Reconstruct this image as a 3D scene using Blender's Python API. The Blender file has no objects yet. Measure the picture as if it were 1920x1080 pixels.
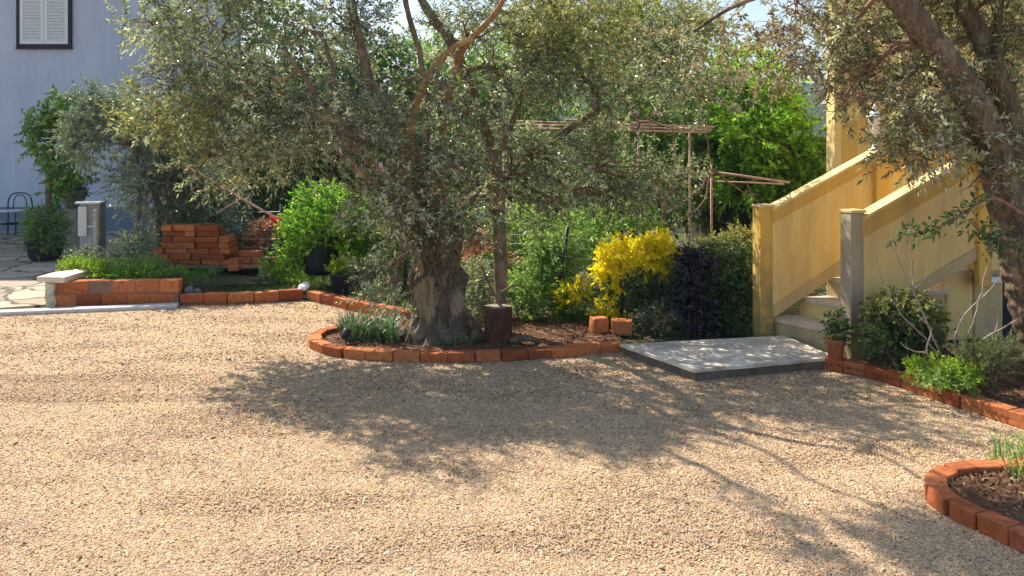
import bpy, math, random
import numpy as np
from mathutils import Vector, noise
R = math.radians
rnd = random.Random(7)
rng = np.random.default_rng(7)
scene = bpy.context.scene
C = scene.collection
PI = math.pi

# ------------------------------------------------------------------ camera
CAM_H = 1.6; F = 1493.3; HX, HY = 960.0, 275.0
cam_data = bpy.data.cameras.new('camera')
cam_data.lens = 28.0; cam_data.sensor_width = 36.0
cam_data.shift_y = -(540.0 - HY) / 1920.0
cam_data.clip_end = 3000; cam_data.clip_start = 0.05
cam = bpy.data.objects.new('camera', cam_data); C.objects.link(cam)
cam.location = (0, 0, CAM_H); cam.rotation_euler = (R(90), 0, 0)
scene.camera = cam

# ------------------------------------------------------------------ light
SUN_AZ = R(45)      # to the left of straight ahead, behind the trees
SUN_EL = R(47)
world = bpy.data.worlds.new('World'); scene.world = world; world.use_nodes = True
nt = world.node_tree; nt.nodes.clear()
sky = nt.nodes.new('ShaderNodeTexSky'); sky.sky_type = 'NISHITA'; sky.sun_disc = False
sky.sun_elevation = SUN_EL; sky.sun_rotation = -SUN_AZ
sky.air_density = 1.2; sky.dust_density = 1.5; sky.ozone_density = 1.3
bg = nt.nodes.new('ShaderNodeBackground'); bg.inputs['Strength'].default_value = 0.10
wo = nt.nodes.new('ShaderNodeOutputWorld')
nt.links.new(sky.outputs[0], bg.inputs['Color']); nt.links.new(bg.outputs[0], wo.inputs[0])
sd = bpy.data.lights.new('sun', 'SUN'); sd.energy = 4.9; sd.angle = R(0.5); sd.color = (1.0, 0.90, 0.76)
sun = bpy.data.objects.new('sun', sd); C.objects.link(sun)
to_sun = Vector((-math.sin(SUN_AZ) * math.cos(SUN_EL), math.cos(SUN_AZ) * math.cos(SUN_EL), math.sin(SUN_EL)))
sun.rotation_euler = to_sun.to_track_quat('Z', 'Y').to_euler()
sun.location = to_sun * 30
vs = scene.view_settings
vs.view_transform = 'Standard'; vs.look = 'None'; vs.gamma = 1; vs.exposure = 1.02

# ------------------------------------------------------------------ helpers
def P(px, py, Y):
    """a point of the place, from where it shows in the photograph and how far off it stands"""
    return Vector(((px - HX) / F * Y, Y, CAM_H - (py - HY) / F * Y))
def G(px, py, z=0.0):
    """the same for a point on level ground of height z"""
    Y = (CAM_H - z) * F / (py - HY)
    return Vector(((px - HX) / F * Y, Y, z))

origins = {}
def tag(o, label=None, cat=None, group=None, kind=None):
    if label: o['label'] = label
    if cat: o['category'] = cat
    if group: o['group'] = group
    if kind: o['kind'] = kind
    return o
def thing(name, loc, label, cat, group=None):
    o = bpy.data.objects.new(name, None); C.objects.link(o)
    o.empty_display_size = 0.1
    o.location = loc; origins[o.name] = Vector(loc)
    return tag(o, label, cat, group)

class MB:
    def __init__(s): s.V = []; s.Fc = []; s.M = []; s.S = []
    def add(s, vs, fs, m=0, smooth=False):
        b = len(s.V); s.V.extend([tuple(v) for v in vs])
        for f in fs:
            s.Fc.append(tuple(b + i for i in f)); s.M.append(m); s.S.append(smooth)
    def box(s, c, size, ax=(1, 0, 0), m=0, bev=0.0, tilt=None, jit=0.0):
        """box centred at c, size along ax / its left normal / up"""
        ax = Vector(ax).normalized(); up = Vector((0, 0, 1))
        if tilt is not None: up = Vector(tilt).normalized()
        ay = up.cross(ax).normalized(); up = ax.cross(ay).normalized()
        c = Vector(c); hx, hy, hz = size[0] / 2, size[1] / 2, size[2] / 2
        if bev <= 0:
            vs = [c + ax * (hx * i) + ay * (hy * j) + up * (hz * k) for k in (-1, 1) for j in (-1, 1) for i in (-1, 1)]
            if jit: vs = [v + Vector((rnd.uniform(-jit, jit) for _ in range(3))) for v in vs]
            s.add(vs, [(0, 2, 3, 1), (4, 5, 7, 6), (0, 1, 5, 4), (2, 6, 7, 3), (0, 4, 6, 2), (1, 3, 7, 5)], m)
            return
        # chamfered box: three vertices for every corner
        vs = []; idx = {}
        for i in (-1, 1):
            for j in (-1, 1):
                for k in (-1, 1):
                    for a in range(3):
                        d = [hx * i, hy * j, hz * k]
                        for q in range(3):
                            if q != a: d[q] -= bev * (i, j, k)[q]
                        idx[(i, j, k, a)] = len(vs)
                        v = c + ax * d[0] + ay * d[1] + up * d[2]
                        vs.append(v)
        if jit:
            for i in (-1, 1):
                for j in (-1, 1):
                    for k in (-1, 1):
                        o = Vector((rnd.uniform(-jit, jit) for _ in range(3)))
                        for a in range(3): vs[idx[(i, j, k, a)]] = vs[idx[(i, j, k, a)]] + o
        fs = []
        def quad(pts):
            cc = sum((vs[p] for p in pts), Vector()) / len(pts)
            n = (vs[pts[1]] - vs[pts[0]]).cross(vs[pts[2]] - vs[pts[0]])
            fs.append(tuple(pts) if n.dot(cc - c) > 0 else tuple(reversed(pts)))
        for a in range(3):
            o1, o2 = [q for q in range(3) if q != a]
            for sg in (-1, 1):
                pts = []
                for (u, v) in ((-1, -1), (1, -1), (1, 1), (-1, 1)):
                    k = [0, 0, 0]; k[a] = sg; k[o1] = u; k[o2] = v
                    pts.append(idx[(k[0], k[1], k[2], a)])
                quad(pts)
            for u in (-1, 1):
                for v in (-1, 1):
                    pts = []
                    for (sg, fa) in ((-1, o1), (1, o1), (1, o2), (-1, o2)):
                        k = [0, 0, 0]; k[a] = sg; k[o1] = u; k[o2] = v
                        pts.append(idx[(k[0], k[1], k[2], fa)])
                    quad(pts)
        for i in (-1, 1):
            for j in (-1, 1):
                for k in (-1, 1):
                    quad([idx[(i, j, k, a)] for a in range(3)])
        s.add(vs, fs, m)
    def tube(s, pts, rad, n=8, m=0, cap=True, smooth=True, rough=0.0, seed=0):
        pts = [Vector(p) for p in pts]
        if not hasattr(rad, '__len__'): rad = [rad] * len(pts)
        vs = []; prev = None
        for i, p in enumerate(pts):
            t = (pts[min(i + 1, len(pts) - 1)] - pts[max(i - 1, 0)])
            t = t.normalized() if t.length > 1e-9 else Vector((0, 0, 1))
            if prev is None:
                a = Vector((1, 0, 0)) if abs(t.x) < 0.8 else Vector((0, 1, 0))
                u = t.cross(a).normalized()
            else:
                u = (prev - t * prev.dot(t)).normalized()
            prev = u; w = t.cross(u)
            for k in range(n):
                an = 2 * PI * k / n
                d = u * math.cos(an) + w * math.sin(an)
                r = rad[i]
                if rough:
                    r *= 1 + rough * noise.noise(Vector((d.x * 1.6 + seed, d.y * 1.6, i * 0.45 + d.z)))
                    if n > 20:   # fluting and cracks of old bark
                        q = Vector((math.cos(an), math.sin(an), 0))
                        r *= 1 + .06 * noise.noise(Vector((q.x * 4.5 + seed, q.y * 4.5, p.z * 2.2))) - .09 * abs(noise.noise(Vector((q.x * 6 + seed, q.y * 6, p.z * 4.5)))) + .035 * noise.noise(Vector((q.x * 14, q.y * 14, p.z * 16)))
                vs.append(p + d * r)
        fs = []
        for i in range(len(pts) - 1):
            for k in range(n):
                k2 = (k + 1) % n
                fs.append((i * n + k, i * n + k2, (i + 1) * n + k2, (i + 1) * n + k))
        if cap:
            fs.append(tuple(reversed(range(n)))); fs.append(tuple(range((len(pts) - 1) * n, len(pts) * n)))
        s.add(vs, fs, m, smooth)
    def lathe(s, c, prof, n=20, m=0, smooth=True, axis=None):
        c = Vector(c); vs = []
        ax = Vector(axis).normalized() if axis is not None else Vector((0, 0, 1))
        u = ax.orthogonal().normalized(); w = ax.cross(u)
        for (r, z) in prof:
            for k in range(n):
                a = 2 * PI * k / n
                vs.append(c + ax * z + (u * math.cos(a) + w * math.sin(a)) * r)
        fs = []
        for i in range(len(prof) - 1):
            for k in range(n):
                k2 = (k + 1) % n
                fs.append((i * n + k, i * n + k2, (i + 1) * n + k2, (i + 1) * n + k))
        fs.append(tuple(reversed(range(n)))); fs.append(tuple(range((len(prof) - 1) * n, len(prof) * n)))
        s.add(vs, fs, m, smooth)
    def prism(s, poly, vec, m=0):
        """a planar polygon pushed along vec"""
        poly = [Vector(p) for p in poly]; vec = Vector(vec); n = len(poly)
        nm = Vector()
        for i in range(n): nm += poly[i].cross(poly[(i + 1) % n])
        if nm.dot(vec) > 0: poly.reverse()
        vs = poly + [p + vec for p in poly]
        fs = [tuple(range(n)), tuple(reversed(range(n, 2 * n)))]
        fs += [(i, i + n, (i + 1) % n + n, (i + 1) % n) for i in range(n)]
        s.add(vs, fs, m)
    def build(s, name, mats, parent=None, base=None):
        if not isinstance(mats, (list, tuple)): mats = [mats]
        o0 = Vector((0, 0, 0)); rel = Vector((0, 0, 0))
        if parent is not None: o0 = origins[parent.name].copy()
        elif base is not None: o0 = Vector(base)
        me = bpy.data.meshes.new(name)
        me.from_pydata([(v[0] - o0.x, v[1] - o0.y, v[2] - o0.z) for v in s.V], [], s.Fc)
        for m in mats: me.materials.append(m)
        me.polygons.foreach_set('material_index', s.M); me.polygons.foreach_set('use_smooth', s.S)
        me.update()
        o = bpy.data.objects.new(name, me); C.objects.link(o)
        origins[o.name] = o0
        if parent is not None: o.parent = parent
        else: o.location = o0
        return o

def np_build(name, V, Q, M, mats, parent=None, base=None, ngon=4, smooth=False):
    """V (n,3), Q (m,ngon) face indices, M (m,) material index"""
    o0 = np.zeros(3)
    if parent is not None: o0 = np.array(origins[parent.name])
    elif base is not None: o0 = np.array(base)
    me = bpy.data.meshes.new(name)
    me.vertices.add(len(V)); me.vertices.foreach_set('co', (V - o0).astype(np.float32).ravel())
    nf = len(Q); me.loops.add(nf * ngon); me.polygons.add(nf)
    me.loops.foreach_set('vertex_index', Q.astype(np.int32).ravel())
    me.polygons.foreach_set('loop_start', np.arange(0, nf * ngon, ngon, dtype=np.int32))
    for m in mats: me.materials.append(m)
    me.polygons.foreach_set('material_index', M.astype(np.int32))
    me.polygons.foreach_set('use_smooth', np.full(nf, smooth, dtype=bool))
    me.update(calc_edges=True); me.validate()
    o = bpy.data.objects.new(name, me); C.objects.link(o)
    origins[o.name] = Vector(o0)
    if parent is not None: o.parent = parent
    else: o.location = Vector(o0)
    return o

# ------------------------------------------------------------------ materials
def new_mat(name):
    m = bpy.data.materials.new(name); m.use_nodes = True
    n = m.node_tree.nodes; n.clear()
    out = n.new('ShaderNodeOutputMaterial'); b = n.new('ShaderNodeBsdfPrincipled')
    m.node_tree.links.new(b.outputs[0], out.inputs[0])
    return m, m.node_tree, b, out
def ramp(nt, fac, stops):
    r = nt.nodes.new('ShaderNodeValToRGB'); e = r.color_ramp.elements
    while len(e) > 1: e.remove(e[-1])
    e[0].position = stops[0][0]; e[0].color = (*stops[0][1], 1)
    for p, c in stops[1:]:
        x = e.new(p); x.color = (*c, 1)
    nt.links.new(fac, r.inputs[0]); return r.outputs[0]
def tnoise(nt, scale, detail=4, rough=0.6, coord=None, dist=0.0):
    n = nt.nodes.new('ShaderNodeTexNoise'); n.inputs['Scale'].default_value = scale
    n.inputs['Detail'].default_value = detail; n.inputs['Roughness'].default_value = rough
    n.inputs['Distortion'].default_value = dist
    if coord is not None: nt.links.new(coord, n.inputs['Vector'])
    return n.outputs[0]
def objco(nt):
    g = nt.nodes.new('ShaderNodeNewGeometry'); return g.outputs['Position']
def mix(nt, fac, a, b, mode='MIX'):
    m = nt.nodes.new('ShaderNodeMix'); m.data_type = 'RGBA'; m.blend_type = mode
    if isinstance(fac, float): m.inputs[0].default_value = fac
    else: nt.links.new(fac, m.inputs[0])
    for k, v in ((6, a), (7, b)):
        if isinstance(v, tuple): m.inputs[k].default_value = (*v, 1)
        else: nt.links.new(v, m.inputs[k])
    return m.outputs[2]
def bump(nt, h, strength, dist, bsdf, prev=None):
    b = nt.nodes.new('ShaderNodeBump'); b.inputs['Strength'].default_value = strength
    b.inputs['Distance'].default_value = dist; nt.links.new(h, b.inputs['Height'])
    if prev is not None: nt.links.new(prev, b.inputs['Normal'])
    nt.links.new(b.outputs[0], bsdf.inputs['Normal']); return b.outputs[0]
def mapped(nt, co, sc):
    m = nt.nodes.new('ShaderNodeMapping'); m.inputs['Scale'].default_value = sc
    nt.links.new(co, m.inputs[0]); return m.outputs[0]

def simple_mat(name, stops, scale=8, rough=0.8, bstr=0.3, bdist=0.01, metal=0.0, detail=5, stretch=None, bscale=None, spec=0.3):
    m, t, b, o = new_mat(name)
    co = objco(t)
    c2 = mapped(t, co, stretch) if stretch else co
    f = tnoise(t, scale, detail, 0.62, c2)
    t.links.new(ramp(t, f, stops), b.inputs['Base Color'])
    b.inputs['Roughness'].default_value = rough; b.inputs['Metallic'].default_value = metal
    b.inputs['Specular IOR Level'].default_value = spec
    if bstr: bump(t, tnoise(t, bscale or scale * 4, 6, 0.7, c2), bstr, bdist, b)
    return m

def leaf_mat(name, stops, rough=0.45, trans=0.35, tcol=None, clump=1.5, spec=0.35):
    """every leaf takes its own tone; clumps of a plant vary slowly; light comes through the blade"""
    m = bpy.data.materials.new(name); m.use_nodes = True; t = m.node_tree; t.nodes.clear()
    out = t.nodes.new('ShaderNodeOutputMaterial')
    g = t.nodes.new('ShaderNodeNewGeometry')
    nz = tnoise(t, clump, 3, 0.5, g.outputs['Position'])
    a = t.nodes.new('ShaderNodeMath'); a.operation = 'MULTIPLY_ADD'
    t.links.new(g.outputs['Random Per Island'], a.inputs[0]); a.inputs[1].default_value = 0.62
    s = t.nodes.new('ShaderNodeMath'); s.operation = 'MULTIPLY_ADD'
    t.links.new(nz, s.inputs[0]); s.inputs[1].default_value = 0.9; s.inputs[2].default_value = -0.26
    t.links.new(s.outputs[0], a.inputs[2])
    col = ramp(t, a.outputs[0], stops)
    b = t.nodes.new('ShaderNodeBsdfPrincipled'); t.links.new(col, b.inputs['Base Color'])
    b.inputs['Roughness'].default_value = rough; b.inputs['Specular IOR Level'].default_value = spec
    tr = t.nodes.new('ShaderNodeBsdfTranslucent')
    tc = mix(t, 1.0, col, tcol or (1.0, 1.0, 0.5), 'MULTIPLY')
    br = t.nodes.new('ShaderNodeBrightContrast'); br.inputs['Bright'].default_value = 0.02
    t.links.new(tc, br.inputs[0]); t.links.new(br.outputs[0], tr.inputs[0])
    mx = t.nodes.new('ShaderNodeMixShader'); mx.inputs[0].default_value = trans
    t.links.new(b.outputs[0], mx.inputs[1]); t.links.new(tr.outputs[0], mx.inputs[2])
    t.links.new(mx.outputs[0], out.inputs[0])
    return m

MAT = {}
# gravel sheet: every grain a cell
def gravel_mat(name, stone=False):
    m, t, b, o = new_mat(name)
    co = objco(t)
    big = tnoise(t, 0.7, 4, 0.6, co); mid = tnoise(t, 6.0, 4, 0.6, co)
    if stone:
        g = t.nodes.new('ShaderNodeNewGeometry'); f = g.outputs['Random Per Island']
    else:
        v = t.nodes.new('ShaderNodeTexVoronoi'); v.inputs['Scale'].default_value = 75
        t.links.new(co, v.inputs['Vector']); s = t.nodes.new('ShaderNodeSeparateColor')
        t.links.new(v.outputs['Color'], s.inputs[0]); f = s.outputs[0]
    c = ramp(t, f, [(0.0, (.36, .24, .14)), (0.2, (.52, .365, .215)), (0.5, (.62, .45, .285)), (0.75, (.67, .495, .32)), (0.88, (.56, .44, .32)), (1.0, (.76, .62, .45))])
    c = mix(t, 1.0, c, ramp(t, big, [(0.3, (.84, .82, .80)), (0.7, (1.0, .98, .93))]), 'MULTIPLY')
    c = mix(t, 1.0, c, ramp(t, mid, [(0.3, (.82, .81, .82)), (0.7, (1.0, 1.0, 1.0))]), 'MULTIPLY')
    t.links.new(c, b.inputs['Base Color']); b.inputs['Roughness'].default_value = 0.85
    b.inputs['Specular IOR Level'].default_value = 0.25
    if not stone:
        inv = t.nodes.new('ShaderNodeMath'); inv.operation = 'SUBTRACT'; inv.inputs[0].default_value = 1
        t.links.new(v.outputs['Distance'], inv.inputs[1])
        p = bump(t, inv.outputs[0], 0.9, 0.012, b)
        bump(t, tnoise(t, 9, 5, 0.65, co), 0.5, 0.02, b, p)
    return m
MAT['gravel'] = gravel_mat('gravel'); MAT['gravel_stone'] = gravel_mat('gravel_stone', True)
MAT['soil'] = simple_mat('soil', [(.3, (.075, .038, .022)), (.5, (.16, .075, .04)), (.7, (.27, .15, .085))], 14, .95, .9, .03, bscale=40)
MAT['garden'] = simple_mat('garden_soil', [(.3, (.04, .045, .018)), (.5, (.085, .08, .035)), (.7, (.17, .115, .06))], 3, .95, .9, .04, bscale=22)
MAT['hill'] = simple_mat('hill_woods', [(.3, (.02, .032, .02)), (.5, (.04, .06, .03)), (.7, (.09, .11, .06))], .12, .95, .8, 2.0)
def brick_mat(name, wet=1.0):
    m, t, b, o = new_mat(name)
    g = t.nodes.new('ShaderNodeNewGeometry'); oi = t.nodes.new('ShaderNodeObjectInfo')
    add = t.nodes.new('ShaderNodeMath'); add.operation = 'ADD'
    t.links.new(g.outputs['Random Per Island'], add.inputs[0]); t.links.new(oi.outputs['Random'], add.inputs[1])
    fr = t.nodes.new('ShaderNodeMath'); fr.operation = 'FRACT'; t.links.new(add.outputs[0], fr.inputs[0])
    c = ramp(t, fr.outputs[0], [(0, (.27, .075, .032)), (.35, (.43, .13, .045)), (.65, (.55, .20, .075)), (1, (.34, .10, .048))])
    co = g.outputs['Position']
    c = mix(t, 1.0, c, ramp(t, tnoise(t, 22, 6, .7, co), [(.3, (.62, .58, .56)), (.55, (1, 1, 1)), (.75, (1.1, 1.15, 1.2))]), 'MULTIPLY')
    # chalky wear in patches
    c = mix(t, ramp(t, tnoise(t, 7, 6, .75, co), [(.62, (0, 0, 0)), (.74, (.4, .4, .4))]), c, (.58, .38, .27))
    c = mix(t, ramp(t, tnoise(t, 11, 5, .7, mapped(t, co, (1, 1, 2.5))), [(.6, (0, 0, 0)), (.75, (.6, .6, .6))]), c, (.12, .055, .04))
    t.links.new(c, b.inputs['Base Color']); b.inputs['Roughness'].default_value = .88; b.inputs['Specular IOR Level'].default_value = .2
    bump(t, tnoise(t, 90, 6, .7, co), .5, .006, b)
    return m
MAT['brick'] = brick_mat('terracotta_brick')
MAT['mortar'] = simple_mat('mortar', [(.3, (.16, .09, .065)), (.7, (.27, .17, .12))], 20, .95, .4, .005)
def bark_mat(name, dark, mid, light, scale=5.0, bs=1.0, bd=.03):
    m, t, b, o = new_mat(name)
    co = objco(t)
    c2 = mapped(t, co, (1, 1, .28))
    n1 = tnoise(t, scale * 3, 8, .7, c2, 1.2); n2 = tnoise(t, scale * .7, 4, .6, co)
    c = ramp(t, n1, [(.3, dark), (.5, mid), (.72, light)])
    c = mix(t, ramp(t, n2, [(.52, (0, 0, 0)), (.66, (.75, .75, .75))]), c, tuple(min(1, v * 1.25) for v in light))
    c = mix(t, ramp(t, tnoise(t, scale * 1.7, 5, .65, co), [(.6, (0, 0, 0)), (.7, (.55, .55, .55))]), c, (.14, .135, .085))
    t.links.new(c, b.inputs['Base Color']); b.inputs['Roughness'].default_value = .92; b.inputs['Specular IOR Level'].default_value = .2
    p = bump(t, n1, bs, bd, b)
    v = t.nodes.new('ShaderNodeTexVoronoi'); v.inputs['Scale'].default_value = scale * 9; v.feature = 'DISTANCE_TO_EDGE'
    t.links.new(mapped(t, co, (1, 1, .35)), v.inputs['Vector'])
    bump(t, v.outputs['Distance'], .5, bd * .6, b, p)
    return m
MAT['bark'] = bark_mat('olive_bark', (.035, .027, .02), (.18, .14, .10), (.40, .32, .23), 6, 1.0, .05)
MAT['limb'] = bark_mat('olive_limb_bark', (.075, .055, .04), (.19, .135, .09), (.32, .24, .16), 7, .7, .012)
MAT['bare_limb'] = bark_mat('bare_limb', (.16, .08, .04), (.33, .18, .085), (.45, .29, .16), 7, .5, .008)
MAT['bark_right'] = bark_mat('right_olive_bark', (.045, .032, .022), (.18, .13, .085), (.36, .275, .19), 7, 1.0, .035)
MAT['twig'] = simple_mat('twig', [(.3, (.10, .07, .045)), (.7, (.22, .17, .12))], 20, .9, 0)
MAT['twig_brown'] = simple_mat('brown_twig', [(.3, (.15, .085, .05)), (.7, (.32, .21, .14))], 20, .9, 0)
MAT['twig_pale'] = simple_mat('pale_twig', [(.3, (.22, .17, .13)), (.7, (.44, .36, .29))], 30, .85, 0)
def stucco_mat(name, base, dirt, dirtlow=None, zlo=0, zhi=1, bs=.25):
    m, t, b, o = new_mat(name)
    co = objco(t)
    streak = tnoise(t, 5, 6, .7, mapped(t, co, (1, 1, .18)))
    c = mix(t, ramp(t, streak, [(.44, (0, 0, 0)), (.7, (.8, .8, .8))]), base, dirt)
    c = mix(t, 1.0, c, ramp(t, tnoise(t, 1.3, 4, .6, co), [(.3, (.9, .9, .9)), (.7, (1, 1, 1))]), 'MULTIPLY')
    if dirtlow:
        sp = t.nodes.new('ShaderNodeSeparateXYZ'); t.links.new(co, sp.inputs[0])
        mr = t.nodes.new('ShaderNodeMapRange'); t.links.new(sp.outputs[2], mr.inputs[0])
        mr.inputs[1].default_value = zlo; mr.inputs[2].default_value = zhi; mr.inputs[3].default_value = 1; mr.inputs[4].default_value = 0
        mu = t.nodes.new('ShaderNodeMath'); mu.operation = 'MULTIPLY'
        t.links.new(mr.outputs[0], mu.inputs[0]); t.links.new(tnoise(t, 9, 5, .7, co), mu.inputs[1])
        c = mix(t, ramp(t, mu.outputs[0], [(.2, (0, 0, 0)), (.5, (.85, .85, .85))]), c, dirtlow)
    t.links.new(c, b.inputs['Base Color']); b.inputs['Roughness'].default_value = .9; b.inputs['Specular IOR Level'].default_value = .15
    bump(t, tnoise(t, 160, 4, .7, co), bs, .004, b)
    return m
MAT['blue_wall'] = stucco_mat('pale_blue_render', (.56, .61, .72), (.46, .52, .63))
MAT['plinth'] = stucco_mat('grey_plinth', (.21, .26, .33), (.15, .18, .23))
MAT['yellow'] = stucco_mat('yellow_render', (.84, .63, .27), (.60, .44, .20))
MAT['amber'] = stucco_mat('amber_render', (.80, .52, .12), (.58, .38, .12), (.22, .20, .12), .05, 1.4)
MAT['coping'] = stucco_mat('yellow_coping', (.86, .66, .32), (.6, .45, .2))
MAT['amber2'] = stucco_mat('amber_band_render', (.70, .45, .12), (.48, .32, .12))
MAT['pale_band'] = stucco_mat('pale_band_render', (.60, .47, .26), (.40, .32, .19))
MAT['post_face'] = stucco_mat('weathered_post_render', (.48, .40, .28), (.28, .235, .17), (.24, .20, .08), .05, .8, .5)
MAT['cream'] = simple_mat('cream_stone', [(.3, (.50, .42, .33)), (.7, (.70, .62, .50))], 12, .8, .2, .004)
MAT['slab'] = simple_mat('worn_concrete_slab', [(.3, (.36, .32, .26)), (.5, (.60, .54, .45)), (.7, (.76, .70, .60))], 5, .85, .4, .006)
MAT['slab_side'] = simple_mat('concrete_side', [(.3, (.10, .08, .06)), (.7, (.19, .155, .12))], 12, .9, .5, .006)
MAT['strip'] = simple_mat('pale_concrete', [(.3, (.42, .42, .42)), (.7, (.62, .61, .60))], 9, .9, .4, .006)
MAT['stone'] = simple_mat('pale_stone', [(.3, (.30, .27, .21)), (.5, (.45, .42, .34)), (.7, (.60, .57, .50))], 9, .9, .8, .02)
MAT['white_paint'] = simple_mat('white_paint', [(.3, (.68, .72, .76)), (.7, (.80, .82, .84))], 20, .5, .05, .002)
MAT['dark_frame'] = simple_mat('dark_window_frame', [(.3, (.02, .014, .03)), (.7, (.04, .03, .05))], 20, .5, 0)
MAT['grey_metal'] = simple_mat('grey_metal', [(.3, (.24, .26, .28)), (.7, (.36, .38, .40))], 15, .5, .05, .002)
MAT['pale_metal'] = simple_mat('pale_metal', [(.3, (.52, .55, .58)), (.7, (.66, .68, .70))], 15, .5, .05, .002)
MAT['dark_metal'] = simple_mat('dark_metal', [(.3, (.025, .03, .035)), (.7, (.055, .06, .065))], 30, .45, 0, metal=.4)
MAT['black_plastic'] = simple_mat('black_plastic', [(.3, (.02, .022, .03)), (.7, (.04, .042, .05))], 12, .55, .1, .002)
MAT['teal_plastic'] = simple_mat('dark_barrel_plastic', [(.3, (.006, .014, .018)), (.7, (.013, .026, .03))], 12, .6, .1, .003)
MAT['pot_clay'] = simple_mat('clay_pot', [(.3, (.28, .10, .055)), (.7, (.42, .17, .09))], 14, .85, .3, .004)
MAT['urn'] = simple_mat('grey_urn', [(.3, (.16, .15, .14)), (.7, (.28, .26, .25))], 14, .85, .3, .004)
MAT['void_shade'] = simple_mat('painted_void_shade', [(.3, (.02, .022, .03)), (.7, (.05, .052, .065))], 5, .9, .3, .005)  # near-black colour stands in for the shade under the landing
MAT['rust'] = simple_mat('rusty_pink_bar', [(.3, (.45, .24, .19)), (.7, (.66, .44, .38))], 25, .85, .3, .003)
MAT['wire'] = simple_mat('wire', [(.3, (.30, .32, .33)), (.7, (.42, .44, .45))], 20, .4, 0, metal=.7)
MAT['stump'] = bark_mat('stump_bark', (.03, .015, .011), (.085, .038, .026), (.15, .075, .05), 6, .9, .01)
MAT['rock'] = simple_mat('grey_rock', [(.3, (.18, .17, .18)), (.7, (.36, .34, .36))], 16, .95, .7, .01)
MAT['wood'] = simple_mat('weathered_plank', [(.3, (.17, .13, .10)), (.7, (.36, .30, .24))], 6, .85, .3, .004, stretch=(1, 8, 8))
MAT['roof'] = simple_mat('roof_tile', [(.3, (.32, .12, .07)), (.7, (.48, .22, .13))], 6, .85, .5, .02)
MAT['glass_white'] = simple_mat('frosted_lamp_glass', [(.3, (.75, .76, .76)), (.7, (.85, .86, .86))], 10, .2, 0)
MAT['glass_dark'] = simple_mat('dark_glass', [(.3, (.02, .025, .03)), (.7, (.04, .05, .055))], 3, .1, 0, spec=.6)

MAT['lf_olive'] = leaf_mat('olive_leaf', [(0, (.032, .048, .030)), (.25, (.10, .135, .08)), (.45, (.22, .27, .18)), (.65, (.43, .49, .38)), (.85, (.70, .74, .66)), (1, (.86, .88, .84))], 0.3, 0.44)  # pale end of the ramp: silver undersides and painted leaf glints together
MAT['lf_olive_r'] = leaf_mat('right_olive_leaf', [(0, (.045, .055, .030)), (.25, (.14, .15, .08)), (.45, (.29, .30, .18)), (.65, (.50, .50, .37)), (.85, (.74, .73, .61)), (1, (.86, .84, .76))], 0.3, 0.46)
MAT['lf_silver'] = leaf_mat('silver_leaf', [(0, (.06, .085, .065)), (.4, (.17, .23, .18)), (.7, (.33, .41, .33)), (1, (.62, .68, .60))], 0.35, 0.35)
MAT['lf_bright'] = leaf_mat('bright_green_leaf', [(0, (.025, .08, .012)), (.3, (.10, .26, .025)), (.65, (.34, .60, .06)), (1, (.62, .82, .16))], 0.4, 0.52, (.9, 1, .3))
MAT['lf_mid'] = leaf_mat('mid_green_leaf', [(0, (.03, .08, .02)), (.3, (.11, .24, .05)), (.65, (.28, .46, .11)), (1, (.55, .70, .30))], 0.36, 0.5)
MAT['lf_strap'] = leaf_mat('strap_leaf', [(0, (.02, .05, .025)), (.5, (.06, .13, .06)), (1, (.24, .34, .20))], .35, .35)
MAT['lf_dark'] = leaf_mat('dark_green_leaf', [(0, (.018, .045, .018)), (.35, (.06, .13, .04)), (.7, (.16, .27, .09)), (1, (.48, .56, .36))], 0.3, 0.4)
MAT['lf_yellow'] = leaf_mat('yellow_leaf', [(0, (.35, .38, .01)), (.3, (.75, .68, .015)), (.7, (.92, .80, .02)), (1, (.95, .86, .08))], 0.5, 0.45, (1, 1, .3))
MAT['lf_yellow_tree'] = leaf_mat('yellow_green_leaf', [(0, (.07, .085, .025)), (.35, (.20, .22, .07)), (.7, (.40, .41, .15)), (1, (.62, .60, .30))], 0.42, 0.42)
MAT['lf_purple'] = leaf_mat('purple_black_leaf', [(0, (.008, .010, .016)), (.5, (.02, .023, .036)), (.85, (.05, .055, .075)), (1, (.22, .24, .30))], 0.22, 0.08, (1, .6, .9))
MAT['lf_red'] = leaf_mat('rust_red_leaf', [(0, (.20, .07, .045)), (.5, (.42, .17, .11)), (1, (.62, .36, .27))], .5, .4, (1, .6, .4))
MAT['lf_orange'] = leaf_mat('dry_orange_leaf', [(0, (.28, .11, .05)), (.5, (.52, .27, .13)), (1, (.75, .58, .42))], .6, .3, (1, .8, .6))
MAT['petal_red'] = leaf_mat('red_petal', [(0, (.55, .06, .05)), (1, (.8, .18, .14))], .5, .35, (1, .5, .4))
MAT['petal_yellow'] = leaf_mat('yellow_petal', [(0, (.7, .4, .02)), (1, (.85, .6, .05))], .5, .35)
MAT['lf_grass'] = leaf_mat('grass_blade', [(0, (.05, .11, .018)), (.5, (.13, .26, .03)), (1, (.30, .42, .08))], .5, .35)
MAT['lf_lime'] = leaf_mat('lime_leaf', [(0, (.10, .20, .012)), (.5, (.28, .46, .03)), (1, (.52, .68, .08))], .5, .45, (1, 1, .3))
MAT['lf_rosemary'] = leaf_mat('rosemary_leaf', [(0, (.08, .11, .04)), (.5, (.20, .24, .10)), (1, (.40, .43, .24))], .5, .3)
MAT['lf_litter'] = leaf_mat('litter_leaf', [(0, (.10, .06, .03)), (.5, (.26, .16, .08)), (1, (.45, .34, .2))], .7, .1)
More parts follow.
